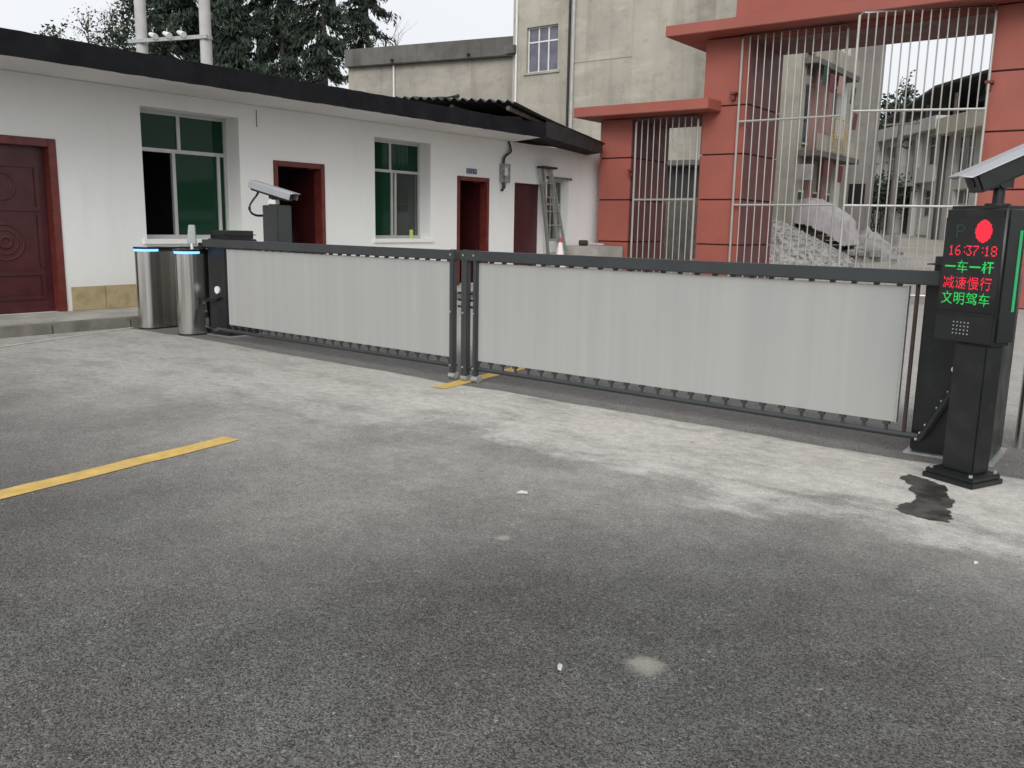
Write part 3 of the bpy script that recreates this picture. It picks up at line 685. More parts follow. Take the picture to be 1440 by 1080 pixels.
# ================================================================== LICENCE-PLATE CAMERAS
def ip_camera(name, label, base, yaw, tilt, Lg=.42, wd=.13, hz=.17, hl=.0, hood='camera_grey', mount_white=False):
    """base: mounting point; camera looks along local +X turned by yaw, tilted down"""
    t = thing(name, label, 'camera', base, 'licence plate cameras', yaw)
    T = Matrix.Translation((0, 0, hz)) @ Matrix.Rotation(tilt, 4, 'Y')
    Bx(-Lg*.47, Lg*.42, -wd*.46, wd*.46, -.075, .044).xf(T).build('housing', 'post_paint', t, bevel=.012, local=True)
    h = MB(); pr = [(-wd*.60, hl), (-wd*.58, .035), (-wd*.42, .062), (wd*.42, .062), (wd*.58, .035), (wd*.60, hl), (wd*.55, hl), (wd*.53, .03), (wd*.40, .054), (-wd*.40, .054), (-wd*.53, .03), (-wd*.55, hl)]
    n = len(pr); vs = [(-Lg*.5, a, b) for a, b in pr] + [(Lg*.5 + (.05 if b > .04 else 0), a, b) for a, b in pr]
    h.add(vs, [(i, (i+1) % n, (i+1) % n+n, i+n) for i in range(n)] + [tuple(range(n)), tuple(range(2*n-1, n-1, -1))]).xf(T).build('sunshield', hood, t, local=True)
    Bx(Lg*.42, Lg*.425, -wd*.38, wd*.38, -.066, .036).xf(T).build('front_glass', 'black_gloss', t, local=True)
    MB().cyl((Lg*.424, 0, -.012), (Lg*.435, 0, -.012), .03, n=14).xf(T).build('lens', 'black_plastic', t, local=True)
    m = MB().cyl((0,0,0), (0,0,.012), .065, n=16).cyl((0,0,.012), (0,0,hz-.08), .03, n=12).box(-.05, .05, -.045, -.03, hz-.11, hz-.04).box(-.05, .05, .03, .045, hz-.11, hz-.04).cyl((0,-.055,hz-.085), (0,.055,hz-.085), .03, n=12)
    m.build('bracket', 'black_plastic', t, local=True, smooth=True)
    if mount_white: Bx(-.06, .06, -.06, .06, .013, .075).build('mount_block', 'white_plastic', t, local=True, bevel=.006)
    zr = hz - .075 + math.sin(tilt)*Lg*.40
    MB().cable([(-Lg*.36, 0, zr), (-Lg*.40, .01, zr-.05), (-Lg*.52, .02, zr-.13), (-Lg*.60, .02, zr-.21), (-Lg*.58, .02, zr-.29), (-Lg*.46, .02, zr-.335), (-Lg*.30, .01, zr-.34), (-.08, 0, zr-.33)], .019, 8).build('cable', 'wire_black', t, local=True, smooth=True)
    return t
# far post with camera, beside the second door
t = thing('camera_post', 'plain dark grey square post carrying the far camera', 'post', (-10.25, 7.95, 0))
MB().box(-10.43, -10.09, 7.85, 8.1, .005, 1.61).build('column', 'charcoal_paint', t, bevel=.012)
MB().box(-10.52, -10.0, 7.78, 8.17, 0, .006).build('base_plate', 'galvanised', t)
MB().cyl((-10.40, 7.849, 1.5), (-10.40, 7.84, 1.5), .014, n=10).build('lock', 'galvanised', t)
fc_ = ip_camera('camera', 'grey camera with looped cable on the far dark post', (-10.31, 7.96, 1.61), R(22), R(15), .66, .20, hz=.20, hl=-.045, mount_white=True)
# near post with LED display
S = Vector((.912, -.410, 0)); Nn = Vector((-.410, -.912, 0)); AZ = math.atan2(S.y, S.x)
t = thing('display_post', 'dark post with lit red and green message display', 'display post', (-.94, 5.41, 0), rotz=AZ)
# local frame: x = right along the face, -y = towards the viewer
Bx(-.185, .185, .012, .20, .79, 1.55).build('housing', 'post_paint', t, bevel=.022, seg=3, smooth=True, local=True)
Bx(-.172, .176, -.002, .012, .80, .945).build('speaker_panel', 'post_paint', t, bevel=.003, local=True)
for i in range(5):
    for j in range(4):
        MB().cyl((-.055+.022*i, -.0021, .845+.021*j), (-.055+.022*i, -.0035, .845+.021*j), .0042, n=8).build('speaker_hole', 'led_grey', t, local=True)
scn = Bx(-.170, .170, .003, .012, .97, 1.485).build('screen', 'black_gloss', t, local=True)
G = {'一': '00000000000000000000000000007fff7ffe0000000000000000000000000000', '车': '0200020006007ffe0c000880188038c03ffc008000807ffe00c0008000800080', '杆': '000019fe19fe18307e301830183039ff3c307a305830d8301830183018300000', '减': '00104014601227fe341005d00412041605d4351c251c2dd86919483d58660002', '速': '0000406027fe1060006003fe7266126613fc10f011ec136616603c0047fe0000', '慢': '100013fc13041b045bfc540053fed29213fe100017fc110c10d810f017de1602', '行': '080019fe31fe60004c0008001bfe300870085008100810081008100810781070', '文': '0100018000807ffe181808180c1004300660034001c003c006601c38700e4002', '明': '00007cfe66824682468266fe7e824682468246fe7e86618241020302061e000c', '驾': '0800187e7f4611463366667c00001ff8081808100ffe00067ff60006001c0000'}
DG = {'0': '0e11131519110e', '1': '040c040404040e', '3': '1f02040201110e', '6': '0608101e11110e', '7': '1f010204080808', '8': '0e11110e11110e', ':': '00040000040000', 'P': '1e11111e101010'}
def led_rows(rows, nb, x0, z1, dx, dz, mat):
    m = MB()
    for j, r in enumerate(rows):
        i = 0
        while i < nb:
            if r >> (nb-1-i) & 1:
                k = i
                while k < nb and r >> (nb-1-k) & 1: k += 1
                for q in range(i, k):
                    X = x0 + q*dx; Z = z1 - j*dz; m.add([(X+dx*.08, .001, Z-dz*.9), (X+dx*.92, .001, Z-dz*.9), (X+dx*.92, .001, Z-dz*.1), (X+dx*.08, .001, Z-dz*.1)], [(0,1,2,3)])
                i = k
            else: i += 1
    m.build('led_character', mat, scn, local=True)
def cjk(text, zc, mat):
    for k, ch in enumerate(text):
        rows = [int(G[ch][i*4:i*4+4], 16) for i in range(16)]; led_rows(rows, 16, -.152 + .0745*k, zc+.036, .0045, .0045, mat)
cjk('一车一杆', 1.217, 'led_green'); cjk('减速慢行', 1.128, 'led_red'); cjk('文明驾车', 1.041, 'led_green')
x = -.135
for ch in '16:37:18':
    rows = [int(DG[ch][i*2:i*2+2], 16) for i in range(7)]; led_rows(rows, 5, x, 1.334, .0066, .0080, 'led_red'); x += .026 if ch == ':' else .040
led_rows([int(DG['P'][i*2:i*2+2], 16) for i in range(7)], 5, -.10, 1.448, .0105, .0105, 'led_dim')
m = MB()
for i in range(-7, 8):
    for j in range(-9, 10):
        if (i/7.3)**2 + (j/9.3)**2 <= 1:
            X = .062+i*.0066; Z = 1.412+j*.0066; m.add([(X-.0028, .001, Z-.0028), (X+.0028, .001, Z-.0028), (X+.0028, .001, Z+.0028), (X-.0028, .001, Z+.0028)], [(0,1,2,3)])
m.build('stop_light', 'led_red', scn, local=True)
Bx(-.045, .150, .012, .16, .06, .79).build('column', 'post_paint', t, bevel=.008, local=True)
MB().box(-.095, .20, -.06, .20, .03, .058).build('base_collar', 'post_paint', t, bevel=.006, local=True)
MB().box(-.105, .21, -.07, .21, 0, .03).build('base_plate', 'post_paint', t, bevel=.004, local=True)
Bx(.1855, .190, .13, .15, .98, 1.42).build('side_light', 'led_side', t, local=True)
for x in (-.07, .175):
    for y in (-.04, .18): MB().cyl((x, y, .058), (x, y, .072), .011, n=6).build('anchor_bolt', 'galvanised', t, local=True)
# near camera points left along the incoming lane
MBp = Vector((-.94, 5.41, 0)) + S*.06 - Nn*.10
nc = ip_camera('camera', 'pale-topped camera on top of the display post', (MBp.x, MBp.y, 1.55), R(-142), R(25), .42, .15, hz=.205, hl=.028)

# stainless barrier behind the right cabinet
t = thing('steel_barrier', 'stainless barrier frame with low rail right of the drive cabinet', 'barrier', (-.3, 6.6, 0))
MB().cyl((-.72, 6.55, 0), (-.72, 6.55, 1.0), .03, n=12).build('post', 'stainless', t, smooth=True)
MB().cyl((.75, 6.55, 0), (.75, 6.55, 1.0), .03, n=12).build('post', 'stainless', t, smooth=True)
for z in (.12, .97): MB().cyl((-.70, 6.55, z), (.73, 6.55, z), .022, n=10).build('rail', 'grille_steel', t, smooth=True)
Bx(-.64, .67, 6.543, 6.557, .17, .92).build('glass_panel', 'clear_glass', t)

# wet stain and scraps
random.seed(11); pts = [(-1.13, 5.36), (-.99, 5.30), (-.88, 5.20), (-.86, 5.05), (-.80, 4.93), (-.81, 4.80), (-.76, 4.66), (-.76, 4.57), (-.86, 4.545), (-.95, 4.57), (-1.02, 4.63), (-1.02, 4.72), (-.97, 4.82), (-.98, 4.92), (-1.05, 5.05), (-1.06, 5.14), (-1.15, 5.24)]
fine = []
for i in range(len(pts)):
    a, b = Vector(pts[i]), Vector(pts[(i+1) % len(pts)])
    for k in range(5): q = a.lerp(b, k/5); fine.append((q.x+random.uniform(-.012, .012), q.y+random.uniform(-.012, .012)))
def puddle_mat():
    m = NT('wet_asphalt'); co = m.coord(True); v = m.vor(co, 125); n = m.noise(co, 7, 5)
    m.bsdf(m.mix(m.rng(n, .35, .65), (.035, .034, .031), (.075, .07, .062)), m.rng(n, .35, .65, .25, .6), 0, m.bump(v.outputs['Distance'], .4, .004), .5)
puddle_mat()
struct(MB().add([(x, y, .004) for x, y in fine], [tuple(range(len(fine)))]).build('wet_patch', 'wet_asphalt'))
for (x, y, a, l1, lab) in ((-2.63, 3.58, .5, .03, 'white paper scrap in the middle of the asphalt'), (-1.43, 2.17, 2.0, .018, 'small white scrap near the pale cement splat'), (-.55, 4.05, 1.1, .012, 'tiny pale scrap on asphalt near the display post')):
    M = Matrix.Translation((x, y, .004)) @ Matrix.Rotation(a, 4, 'Z')
    q = MB().add([(-l1, -l1*.35, 0), (l1, -l1*.3, .002), (l1*.9, l1*.3, .008), (-l1*.2, l1*.4, .012), (-l1*.9, l1*.25, .003)], [(0,1,2,3,4)]).xf(M).build('paper_scrap', 'paper')
    tag(q, lab, 'paper', 'scraps on the asphalt'); q.modifiers.new('s', 'SOLIDIFY').thickness = .001

# ================================================================== BACKGROUND BUILDINGS
def facade_fn(O, Dv, Nv): return lambda s, d, z: (O[0] + Dv[0]*s - Nv[0]*d, O[1] + Dv[1]*s - Nv[1]*d, z)
def body(parent, Pf, s0, s1, d0, d1, z0, z1, mat, name='body'): return pbox(MB(), Pf, s0, s1, d0, d1, z0, z1).build(name, mat, parent)
def grid_window(b, P, s0, s1, z0, z1, cols, rows, pane='far_glass', d=.12, fm='white_tile_wall', bar=.04):
    vb = []; hb = []; cells = []; f = .05
    ss = [s0+f+(s1-s0-2*f)*i/cols for i in range(cols+1)]; zs = [z0+f] + list(rows) + [z1-f]
    for s_ in ss[1:-1]: vb.append((s_, z0+f, z1-f))
    for i in range(cols):
        for j in range(len(zs)-1): cells.append((ss[i]+.01, ss[i+1]-.01, zs[j]+.01, zs[j+1]-.01, pane))
    return window(b, P, s0, s1, z0, z1, d, vb, list(rows), cells, fm, f, bar)
# low grey building with dark parapet
A_, B_ = Vector((-32.9, 30.0)), Vector((-23.05, 32.08)); Dv = (B_-A_).normalized(); Nv = Vector((Dv.y, -Dv.x)); Lw = (B_-A_).length
P1 = facade_fn(A_, Dv, Nv)
b = thing('low_grey_building', 'low unpainted concrete building with dark stained parapet behind the roof', 'building', (-28, 31, 0))
sw = (6.35, 7.15, 6.0, 6.75)
wall_mesh(P1, 0, Lw, 0, 8.62, [sw], .25).build('wall', 'low_concrete', b)
grid_window(b, P1, *sw, 2, [])
body(b, P1, 0, Lw, .4, 9, 0, 8.6, 'concrete_facade')
pbox(MB(), P1, -.02, Lw+.35, -.30, .3, 8.62, 9.42).build('parapet', 'concrete_parapet', b, bevel=.03)
MB().cyl(P1(2.6, -.06, 5), P1(2.6, -.06, 8.6), .045, n=8).build('drain_pipe', 'white_plastic', b)
for s_ in (2.7, 6.7): MB().cyl(P1(s_, -.30, 8.78), P1(s_, -.42, 8.76), .06, n=8).build('spout', 'dark_void', b)
# tall concrete building, left bay with window
b = thing('tall_grey_building', 'tall bare concrete building with a white-framed window and thin white pipe', 'building', (-21.5, 30.5, 0))
P2 = facade_fn((-23.0, 30.0), (1, 0), (0, -1)); wn_ = (.70, 2.24, 7.50, 9.25)
wall_mesh(P2, 0, 3.08, 0, 16, [wn_], .25).build('wall', 'concrete_facade', b)
grid_window(b, P2, *wn_, 3, [8.68], 'purple_glass', fm='white_plastic', bar=.055)
body(b, P2, 0, 3.08, .4, 9, 0, 16, 'concrete_facade')
pbox(MB(), P2, .6, 2.36, -.06, .12, 7.41, 7.498).build('window_sill', 'concrete_facade', b)
MB().cyl(P2(.22, -.06, 0), P2(.22, -.06, 16), .045, n=8).build('drain_pipe', 'white_plastic', b)
pbox(MB(), P2, -.25, .25, -.28, -.002, 8.30, 8.62).build('ledge', 'concrete_parapet', b)
b = thing('broad_grey_building', 'broad bare concrete building rising behind the red gateway', 'building', (-16, 30, 0))
P3 = facade_fn((-19.86, 29.6), (1, 0), (0, -1))
gw_ = (3.9, 6.3, .6, 3.45)
wall_mesh(P3, 0, 2.72, 0, 16, [], .3).build('wall', 'concrete_facade', b)
P4 = facade_fn((-17.14, 29.6), (.996, .087), (.087, -.996))
wall_mesh(P4, .004, 5.2, 0, 16, [(1.2, 3.4, .5, 3.6)], .3).build('wall', 'concrete_facade', b)
Bx(-19.85, -12.3, 30.5, 38, 0, 16).build('body', 'concrete_facade', b)
pbox(MB(), P4, .8, 4.2, -.5, -.002, 3.62, 3.80).build('ledge', 'concrete_parapet', b)
pbox(MB(), P4, 1.22, 3.38, .12, .2, .5, 3.58).build('shutter', 'dark_furniture', b)
MB().cyl((-19.9, 29.52, 0), (-19.9, 29.52, 16), .05, n=8).build('drain_pipe', 'wire_black', b)
MB().cyl((-19.72, 29.52, 0), (-19.72, 29.52, 16), .06, n=8).build('drain_pipe', 'pole_concrete', b)
for z in (4.2, 7.6, 11.0): pbox(MB(), P3, .1, 2.7, -.02, -.001, z, z+.07).build('floor_band', 'concrete_facade', b)
# yard wall seen through the side opening
w_ = thing('yard_wall', 'rough grey low wall behind the small side gate', 'wall', (-12.5, 24.5, 0))
Bx(-15, -10.9, 24.5, 24.75, 0, 2.3).build('wall', 'kerb_concrete', w_)
# street building A on the left
b = thing('corner_house', 'cream and pink street house with balconies seen through the gate bars', 'building', (-11, 28, 0))
Bx(-12.2, -9.62, 26.0, 31.5, .2, 11.5).build('wall', 'cream_wall', b)
PA = facade_fn((-9.60, 25.98), (0, 1), (1, 0))
for i, (y0, y1, mt) in enumerate(((0, .5, 'cream_wall'), (1.35, 1.75, 'pink_tile'), (2.6, 3.0, 'pink_tile'), (3.9, 4.4, 'white_tile_wall'))):
    pbox(MB(), PA, y0, y1, -.16, -.002, .3, 11.4).build('pilaster', mt, b)
for z, e in ((3.55, .75), (6.15, .55), (8.7, .55)):
    sl = pbox(MB(), PA, .2, 4.3, -e, -.003, z, z+.16).build('balcony_slab', 'concrete_parapet', b)
    pbox(MB(), PA, .25, 4.2, -e, -e+.07, z+.162, z+.62).build('balcony_front', 'cream_wall', sl)
for y0, z0, mt in ((.55, .6, 'green_cloth'), (1.8, .6, 'red_door_frame'), (3.05, .6, 'rust_tin'), (.55, 3.95, 'far_glass'), (1.8, 3.95, 'pink_tile'), (3.05, 3.95, 'far_glass'), (.55, 6.6, 'far_glass'), (3.05, 6.6, 'dusk_glass')):
    f = pbox(MB(), PA, y0, y0+.75, -.05, -.002, z0, z0+2.0).build('window', 'white_tile_wall', b); pbox(MB(), PA, y0+.06, y0+.69, -.06, -.0505, z0+.06, z0+1.94).build('pane', mt, f)
cg = MB()
for i in range(8): cg.cyl(PA(1.1+.19*i, -.85, 3.72), PA(1.1+.19*i, -.85, 4.72), .014, n=5)
for z in (3.75, 4.2, 4.7): cg.cyl(PA(1.1, -.85, z), PA(2.43, -.85, z), .016, n=5)
cg.build('window_cage', 'tan_cage', b)
for (s_, z, wd, mt) in ((.5, 5.6, .5, 'green_cloth'), (1.1, 5.45, .5, 'red_cloth'), (1.9, 5.5, .4, 'pink_tile'), (3.2, 5.35, .4, 'green_cloth'), (3.6, 4.6, .4, 'red_cloth'), (1.2, 3.0, .8, 'red_cloth'), (2.4, 2.9, .6, 'red_cloth')):
    m = MB()
    for i in range(8):
        m.add([PA(s_+wd*i/8, -.62-.03*(i % 2), z-.0), PA(s_+wd*(i+1)/8, -.62-.03*((i+1) % 2), z), PA(s_+wd*(i+1)/8, -.66-.03*((i+1) % 2), z+.5), PA(s_+wd*i/8, -.66-.03*(i % 2), z+.52)], [(0,1,2,3)])
    m.build('hanging_cloth', mt, b)
Bx(-9.62, -8.9, 26.02, 26.1, 2.85, 3.3).build('shop_board', 'rubble', b)
# grey stair tower
b = thing('stair_tower', 'narrow plain grey concrete tower beyond the balconies', 'tower', (-9.4, 32, 0))
Bx(-10.4, -8.87, 31.6, 32.3, .3, 7.62).build('wall', 'tower_concrete', b, bevel=.02)
MB().add([(-10.4, 31.6, 7.6), (-8.87, 31.6, 7.6), (-8.87, 32.3, 7.6), (-10.4, 32.3, 7.6), (-10.4, 31.6, 9.6), (-9.5, 31.6, 9.6), (-9.5, 32.3, 9.6), (-10.4, 32.3, 9.6)], [(0,3,2,1),(4,5,6,7),(0,1,5,4),(1,2,6,5),(2,3,7,6),(3,0,4,7)]).build('stair_head', 'tower_concrete', b)
Bx(-9.5, -8.95, 31.585, 31.598, 2.3, 3.0).build('opening', 'dark_void', b)
# white two-storey building on the right of the street
PR = facade_fn((-5.8, 34.0), (-.6, .8), (-.8, -.6))
b = thing('row_house', 'pale two-storey row house with tall windows and white cornice across the street', 'building', (-8, 38, 1.2))
ops = [(.75, 2.1, 3.35, 4.85), (3.25, 4.45, 3.95, 5.05), (5.0, 5.9, 3.4, 5.05), (6.5, 7.0, 3.4, 5.05), (7.3, 8.3, 3.4, 4.95), (8.9, 9.5, 3.35, 4.75), (9.75, 10.35, 3.35, 4.75),
       (.8, 2.0, 1.3, 2.95), (3.25, 4.45, 2.0, 3.05), (5.2, 6.4, 1.3, 2.9), (7.0, 8.2, 1.3, 2.9)]
wall_mesh(PR, -3.5, 10.8, .8, 5.2, ops, .3).build('wall', 'white_tile_wall', b)
body(b, PR, -3.5, 10.8, .35, 7, .8, 5.15, 'concrete_facade')
for o in ops: grid_window(b, PR, *o, 2 if o[1]-o[0] > .7 else 1, [o[2]+(o[3]-o[2])*.68], 'dusk_glass')
pbox(MB(), PR, 3.15, 8.55, -.35, .3, 5.205, 5.70).build('cornice', 'white_tile_wall', b, bevel=.02)
pbox(MB(), PR, 8.56, 10.8, -.25, .3, 5.205 -.35, 5.20-.02).build('cornice', 'white_tile_wall', b)
pbox(MB(), PR, -3.5, 2.65, -.55, -.003, 4.90, 5.50).build('balcony_front', 'cream_paint', b, bevel=.02)
pbox(MB(), PR, 3.0, 4.7, -.30, -.003, 3.28, 3.88).build('balcony_front', 'white_tile_wall', b, bevel=.02)
pbox(MB(), PR, 4.71, 8.8, -.30, -.003, 3.20, 3.36).build('ledge', 'white_tile_wall', b)
for s_ in (2.68, 2.92, 4.78, 6.2, 8.6): pbox(MB(), PR, s_, s_+.2, -.22, -.004, 1.0, 5.2).build('column', 'white_tile_wall' if s_ != 2.68 else 'concrete_parapet', b)
pbox(MB(), PR, 3.2, 4.5, -.05, -.002, 1.3, 1.98).build('door_panel', 'white_plastic', b)
# shed roof on top
t = thing('roof_shed', 'dark tin shed roof on slender posts above the row house', 'shed', (-8, 38, 5.7))
MB().add([(-11.4, 41.6, 6.05), (-8.4, 37.6, 6.85), (-3.0, 33.0, 7.25), (-1.0, 40, 7.5), (-8, 46, 6.6), (-11.4, 41.6, 6.13), (-8.4, 37.6, 6.95), (-3.0, 33.0, 7.36), (-1.0, 40, 7.6), (-8, 46, 6.7)],
         [(4,3,2,1,0), (5,6,7,8,9), (0,1,6,5), (1,2,7,6), (2,3,8,7), (3,4,9,8), (4,0,5,9)]).build('roof', 'tin_roof', t)
for s_ in (1.0, 3.3, 5.6, 8.0):
    q = PR(s_, .4, 0); MB().cyl((q[0], q[1], 5.15), (q[0], q[1], 6.72 - .06*s_), .06, n=6).build('post', 'timber_dark', t)
pbox(MB(), PR, -3, 8.4, 2.6, 2.7, 5.16, 6.6).build('back_board', 'tin_roof', t)
# utility pole on the street
t = thing('street_pole', 'weathered concrete utility pole with crossarm beyond the gate bars', 'utility pole', (-7.62, 30.0, .7))
MB().cyl((-7.66, 30.0, .5), (-7.56, 30.0, 5.2), .12, .085, 12).build('shaft', 'kerb_concrete', t, smooth=True)
Bx(-8.1, -7.0, 29.90, 29.97, 4.7, 4.76).build('crossarm', 'kerb_concrete', t)
Bx(-7.9, -7.35, 29.75, 30.25, .5, 1.3).build('base_block', 'rubble', t, bevel=.04)
for x in (-8.0, -7.75, -7.3, -7.1): MB().cyl((x, 29.93, 4.78), (x, 29.93, 4.86), .025, n=8).build('insulator', 'brown_bar', t)
MB().cable([(-7.5, 29.85, 4.1), (-7.35, 29.8, 4.25), (-7.2, 29.85, 4.15), (-7.3, 29.85, 3.98), (-7.5, 29.86, 4.08)], .04).build('cable_coil', 'wire_black', t)
# wires in the sky
for k in range(6):
    m = MB(); a = Vector((-8.5+.2*k, 44, 6.6+.35*k)); b_ = Vector((2.0, 26+.8*k, 8.6+.55*k)); pts = []
    for i in range(13): f = i/12; q = a.lerp(b_, f); q.z -= .5*4*f*(1-f)*.5; pts.append(q)
    tag(m.tube(pts, .014, 5).build('overhead_wire', 'wire_black'), ['lowest', 'second lowest', 'third lowest', 'third highest', 'second highest', 'highest'][k] + ' thin overhead wire crossing the sky beyond the gateway', 'wire', 'overhead wires')

# gravel pile, covered stack, rubble
def mound(name, mat, c, rx, ry, h, n=26, seed=1, rough_=.06):
    rnd = random.Random(seed); vs = []; fs = []
    for j in range(n+1):
        for i in range(n+1):
            u = i/n*2-1; v = j/n*2-1; d = math.hypot(u, v)
            z = h*max(0, 1-d)**.85 if d < 1 else 0
            x, y = c[0]+u*rx, c[1]+v*ry
            vs.append((x, y, slope(x, y) - .02 + z + (rnd.uniform(-rough_, rough_) if d < .97 else -.03)))
    for j in range(n):
        for i in range(n): a = j*(n+1)+i; fs.append((a, a+1, a+n+2, a+n+1))
    return MB().add(vs, fs).build(name, mat)
t = thing('gravel_pile', 'heap of pale grey gravel just beyond the gate', 'gravel', (-9.3, 25, .3))
gm = mound('heap', 'gravel', (-9.5, 24.9), 2.6, 2.2, 1.45, 34, 2, .03); gm.parent = t; gm.location = -Vector(t.location)
rnd = random.Random(5); st = MB()
for i in range(2600):
    u, v = rnd.uniform(-1, 1), rnd.uniform(-1, 1); d = math.hypot(u, v)
    if d > 1.02: continue
    x, y = -9.5+u*2.6, 24.9+v*2.2; z = slope(x, y) + 1.45*max(0, 1-d)**.85; s_ = rnd.uniform(.025, .055)
    a = rnd.uniform(0, 6.28)
    st.add([(x+s_*math.cos(a), y+s_*math.sin(a), z), (x+s_*math.cos(a+2.1), y+s_*math.sin(a+2.1), z+.01), (x+s_*math.cos(a+4.2), y+s_*math.sin(a+4.2), z), (x+rnd.uniform(-.01, .01), y, z+s_)], [(0,1,3), (1,2,3), (2,0,3)])
tag(st.build('loose_stones', 'gravel', t), kind='stuff')
t = thing('covered_stack', 'stack of boards under a crumpled pale tarpaulin behind gravel', 'stack', (-9.3, 27.4, .5))
for k in range(9):
    Bx(-10.3+rnd.uniform(-.1, .1), -8.35+rnd.uniform(-.15, .1), 26.6, 28.2, .45+.135*k, .45+.135*k+.10).build('board', 'timber_dark', t)
n = 22; vs = []; fs = []
for j in range(n+1):
    for i in range(n+1):
        u = i/n*2-1; v = j/n*2-1; e = max(abs(u), abs(v))
        x = -9.25 + u*1.25 + .08*rnd.uniform(-1, 1)*(e > .7); y = 27.4 + v*1.05
        z = 1.72 + .66*(1-abs(u)**2.2*.9)*(1-.35*v*v) - (.55*(e-.8)/.2 if e > .8 else 0) + rnd.uniform(-.03, .03) - .25*max(0, u)
        vs.append((x, y, z))
for j in range(n):
    for i in range(n): a = j*(n+1)+i; fs.append((a, a+1, a+n+2, a+n+1))
MB().add(vs, fs).build('tarpaulin', 'tarp', t)
t = thing('rubble_heap', 'grey heap of cement rubble at the utility pole', 'rubble', (-8.0, 29, .6))
gm = mound('heap', 'rubble', (-7.9, 28.6), 1.1, 1.0, .95, 20, 9, .10); gm.parent = t; gm.location = -Vector(t.location)
for k in range(14):
    x, y = -7.9+rnd.uniform(-1.2, 1.2), 28.4+rnd.uniform(-1.0, .6); s_ = rnd.uniform(.07, .2)
    MB().obox((x, y, slope(x, y)+s_*.6+rnd.uniform(0, .25)), (s_, s_*.3, 0), (-s_*.2, s_*.7, .03), (0, -.02, s_*.6)).build('chunk', 'rubble', t)

# ================================================================== TREES AND POLES
def leaf_quads(m, pts, size, rnd, asp=.45):
    for (x, y, z) in pts:
        a = Vector((rnd.gauss(0,1), rnd.gauss(0,1), rnd.gauss(0,.7))).normalized(); b = a.cross(Vector((rnd.gauss(0,1), rnd.gauss(0,1), rnd.gauss(0,1)))).normalized()
        s_ = size*rnd.uniform(.6, 1.3); a *= s_; b *= s_*asp; c = Vector((x, y, z)); o = len(m.v)
        m.v += [tuple(c-a), tuple(c+b), tuple(c+a), tuple(c-b)]; m.f.append((o, o+1, o+2, o+3))
def raw(m, name, mat, parent):
    me = bpy.data.meshes.new(name); o = Vector(ORG[parent.name]); me.from_pydata([(v[0]-o.x, v[1]-o.y, v[2]-o.z) for v in m.v], [], m.f); me.materials.append(MAT[mat])
    ob = bpy.data.objects.new(name, me); COL.objects.link(ob); ob.parent = parent; ORG[ob.name] = tuple(o); return ob
def conifer(x, y, h, r, label, seed, z0=2.0, nl=9000, mat='conifer_leaf', size=.17, top=1.0, droop=.5):
    rnd = random.Random(seed); t = thing('conifer_tree', label, 'tree', (x, y, 0), 'tall conifers behind the white building')
    tr = MB().tube([(x, y, 0), (x+.1, y, h*.4), (x-.05, y, h*.75), (x, y, h)], [.22, .15, .09, .03], 8); m = MB()
    nb = 170
    for i in range(nb):
        f = (i+rnd.random())/nb; z = z0 + (h-z0)*f; env = r*(1-f*.72)*rnd.uniform(.5, 1.12)*(.88+.22*math.sin(f*19+seed)); a = rnd.uniform(0, 6.283)
        dx, dy = math.cos(a), math.sin(a); dz = -droop*.75
        tr.cyl((x, y, z), (x+dx*env, y+dy*env, z+dz*env), .03, .008, 4, False)
        for k in range(int(nl/nb)):
            q = rnd.random()**.6; w_ = .07 + .10*env*q
            c = Vector((x+dx*env*q+rnd.gauss(0, w_), y+dy*env*q+rnd.gauss(0, w_), z+dz*env*q - abs(rnd.gauss(0, w_*1.5))))
            d_ = Vector((dx*.6+rnd.gauss(0, .5), dy*.6+rnd.gauss(0, .5), -.9+rnd.gauss(0, .45))).normalized(); b_ = d_.cross(Vector((rnd.gauss(0,1), rnd.gauss(0,1), rnd.gauss(0,1)))).normalized()
            s_ = size*rnd.uniform(.6, 1.4); d_ *= s_; b_ *= s_*.28; o = len(m.v)
            m.v += [tuple(c-d_), tuple(c+b_), tuple(c+d_), tuple(c-b_)]; m.f.append((o, o+1, o+2, o+3))
    tr.build('trunk', 'bark', t); raw(m, 'crown', mat, t); return t
def broad(x, y, h, r, label, seed, z0=2.5, nl=4200, mat='green_leaf', size=.13, nb=60, group='leafy trees behind the white building', spread=.28):
    rnd = random.Random(seed); t = thing('leafy_tree', label, 'tree', (x, y, 0), group)
    tr = MB().tube([(x, y, 0), (x+.15, y+.1, h*.35), (x, y-.1, h*.7), (x+.1, y, h*.96)], [.2, .15, .08, .02], 7); pts = []; m = MB()
    for i in range(nb):
        f = rnd.random(); z = z0 + (h-z0)*f; a = rnd.uniform(0, 6.283); env = r*math.sin(math.pi*min(.95, .18+f*.8))*rnd.uniform(.4, 1.1)
        s_ = (x, y, max(1, z-env*.6)); tip = (x+math.cos(a)*env, y+math.sin(a)*env, z+rnd.uniform(0, .5)); midp = tuple((s_[k]+tip[k])/2 + rnd.uniform(-.15, .15) for k in range(3))
        tr.tube([s_, midp, tip], [.045, .028, .01], 4)
        for k in range(3):
            e = (tip[0]+rnd.gauss(0, .4), tip[1]+rnd.gauss(0, .4), tip[2]+rnd.gauss(.1, .4)); tr.cyl(midp, e, .014, .005, 3, False)
            for _ in range(int(nl/nb/3)): q = rnd.uniform(.3, 1.05); pts.append(tuple(midp[c]+(e[c]-midp[c])*q + rnd.gauss(0, spread) for c in range(3)))
    tr.build('trunk', 'bark', t); leaf_quads(m, pts, size, rnd, .55); raw(m, 'crown', mat, t); return t
K = lambda u: {240: -1.60, 270: -1.519, 300: -1.45, 330: -1.389, 360: -1.325, 395: -1.261, 425: -1.205, 455: -1.154, 515: -1.054}[u]
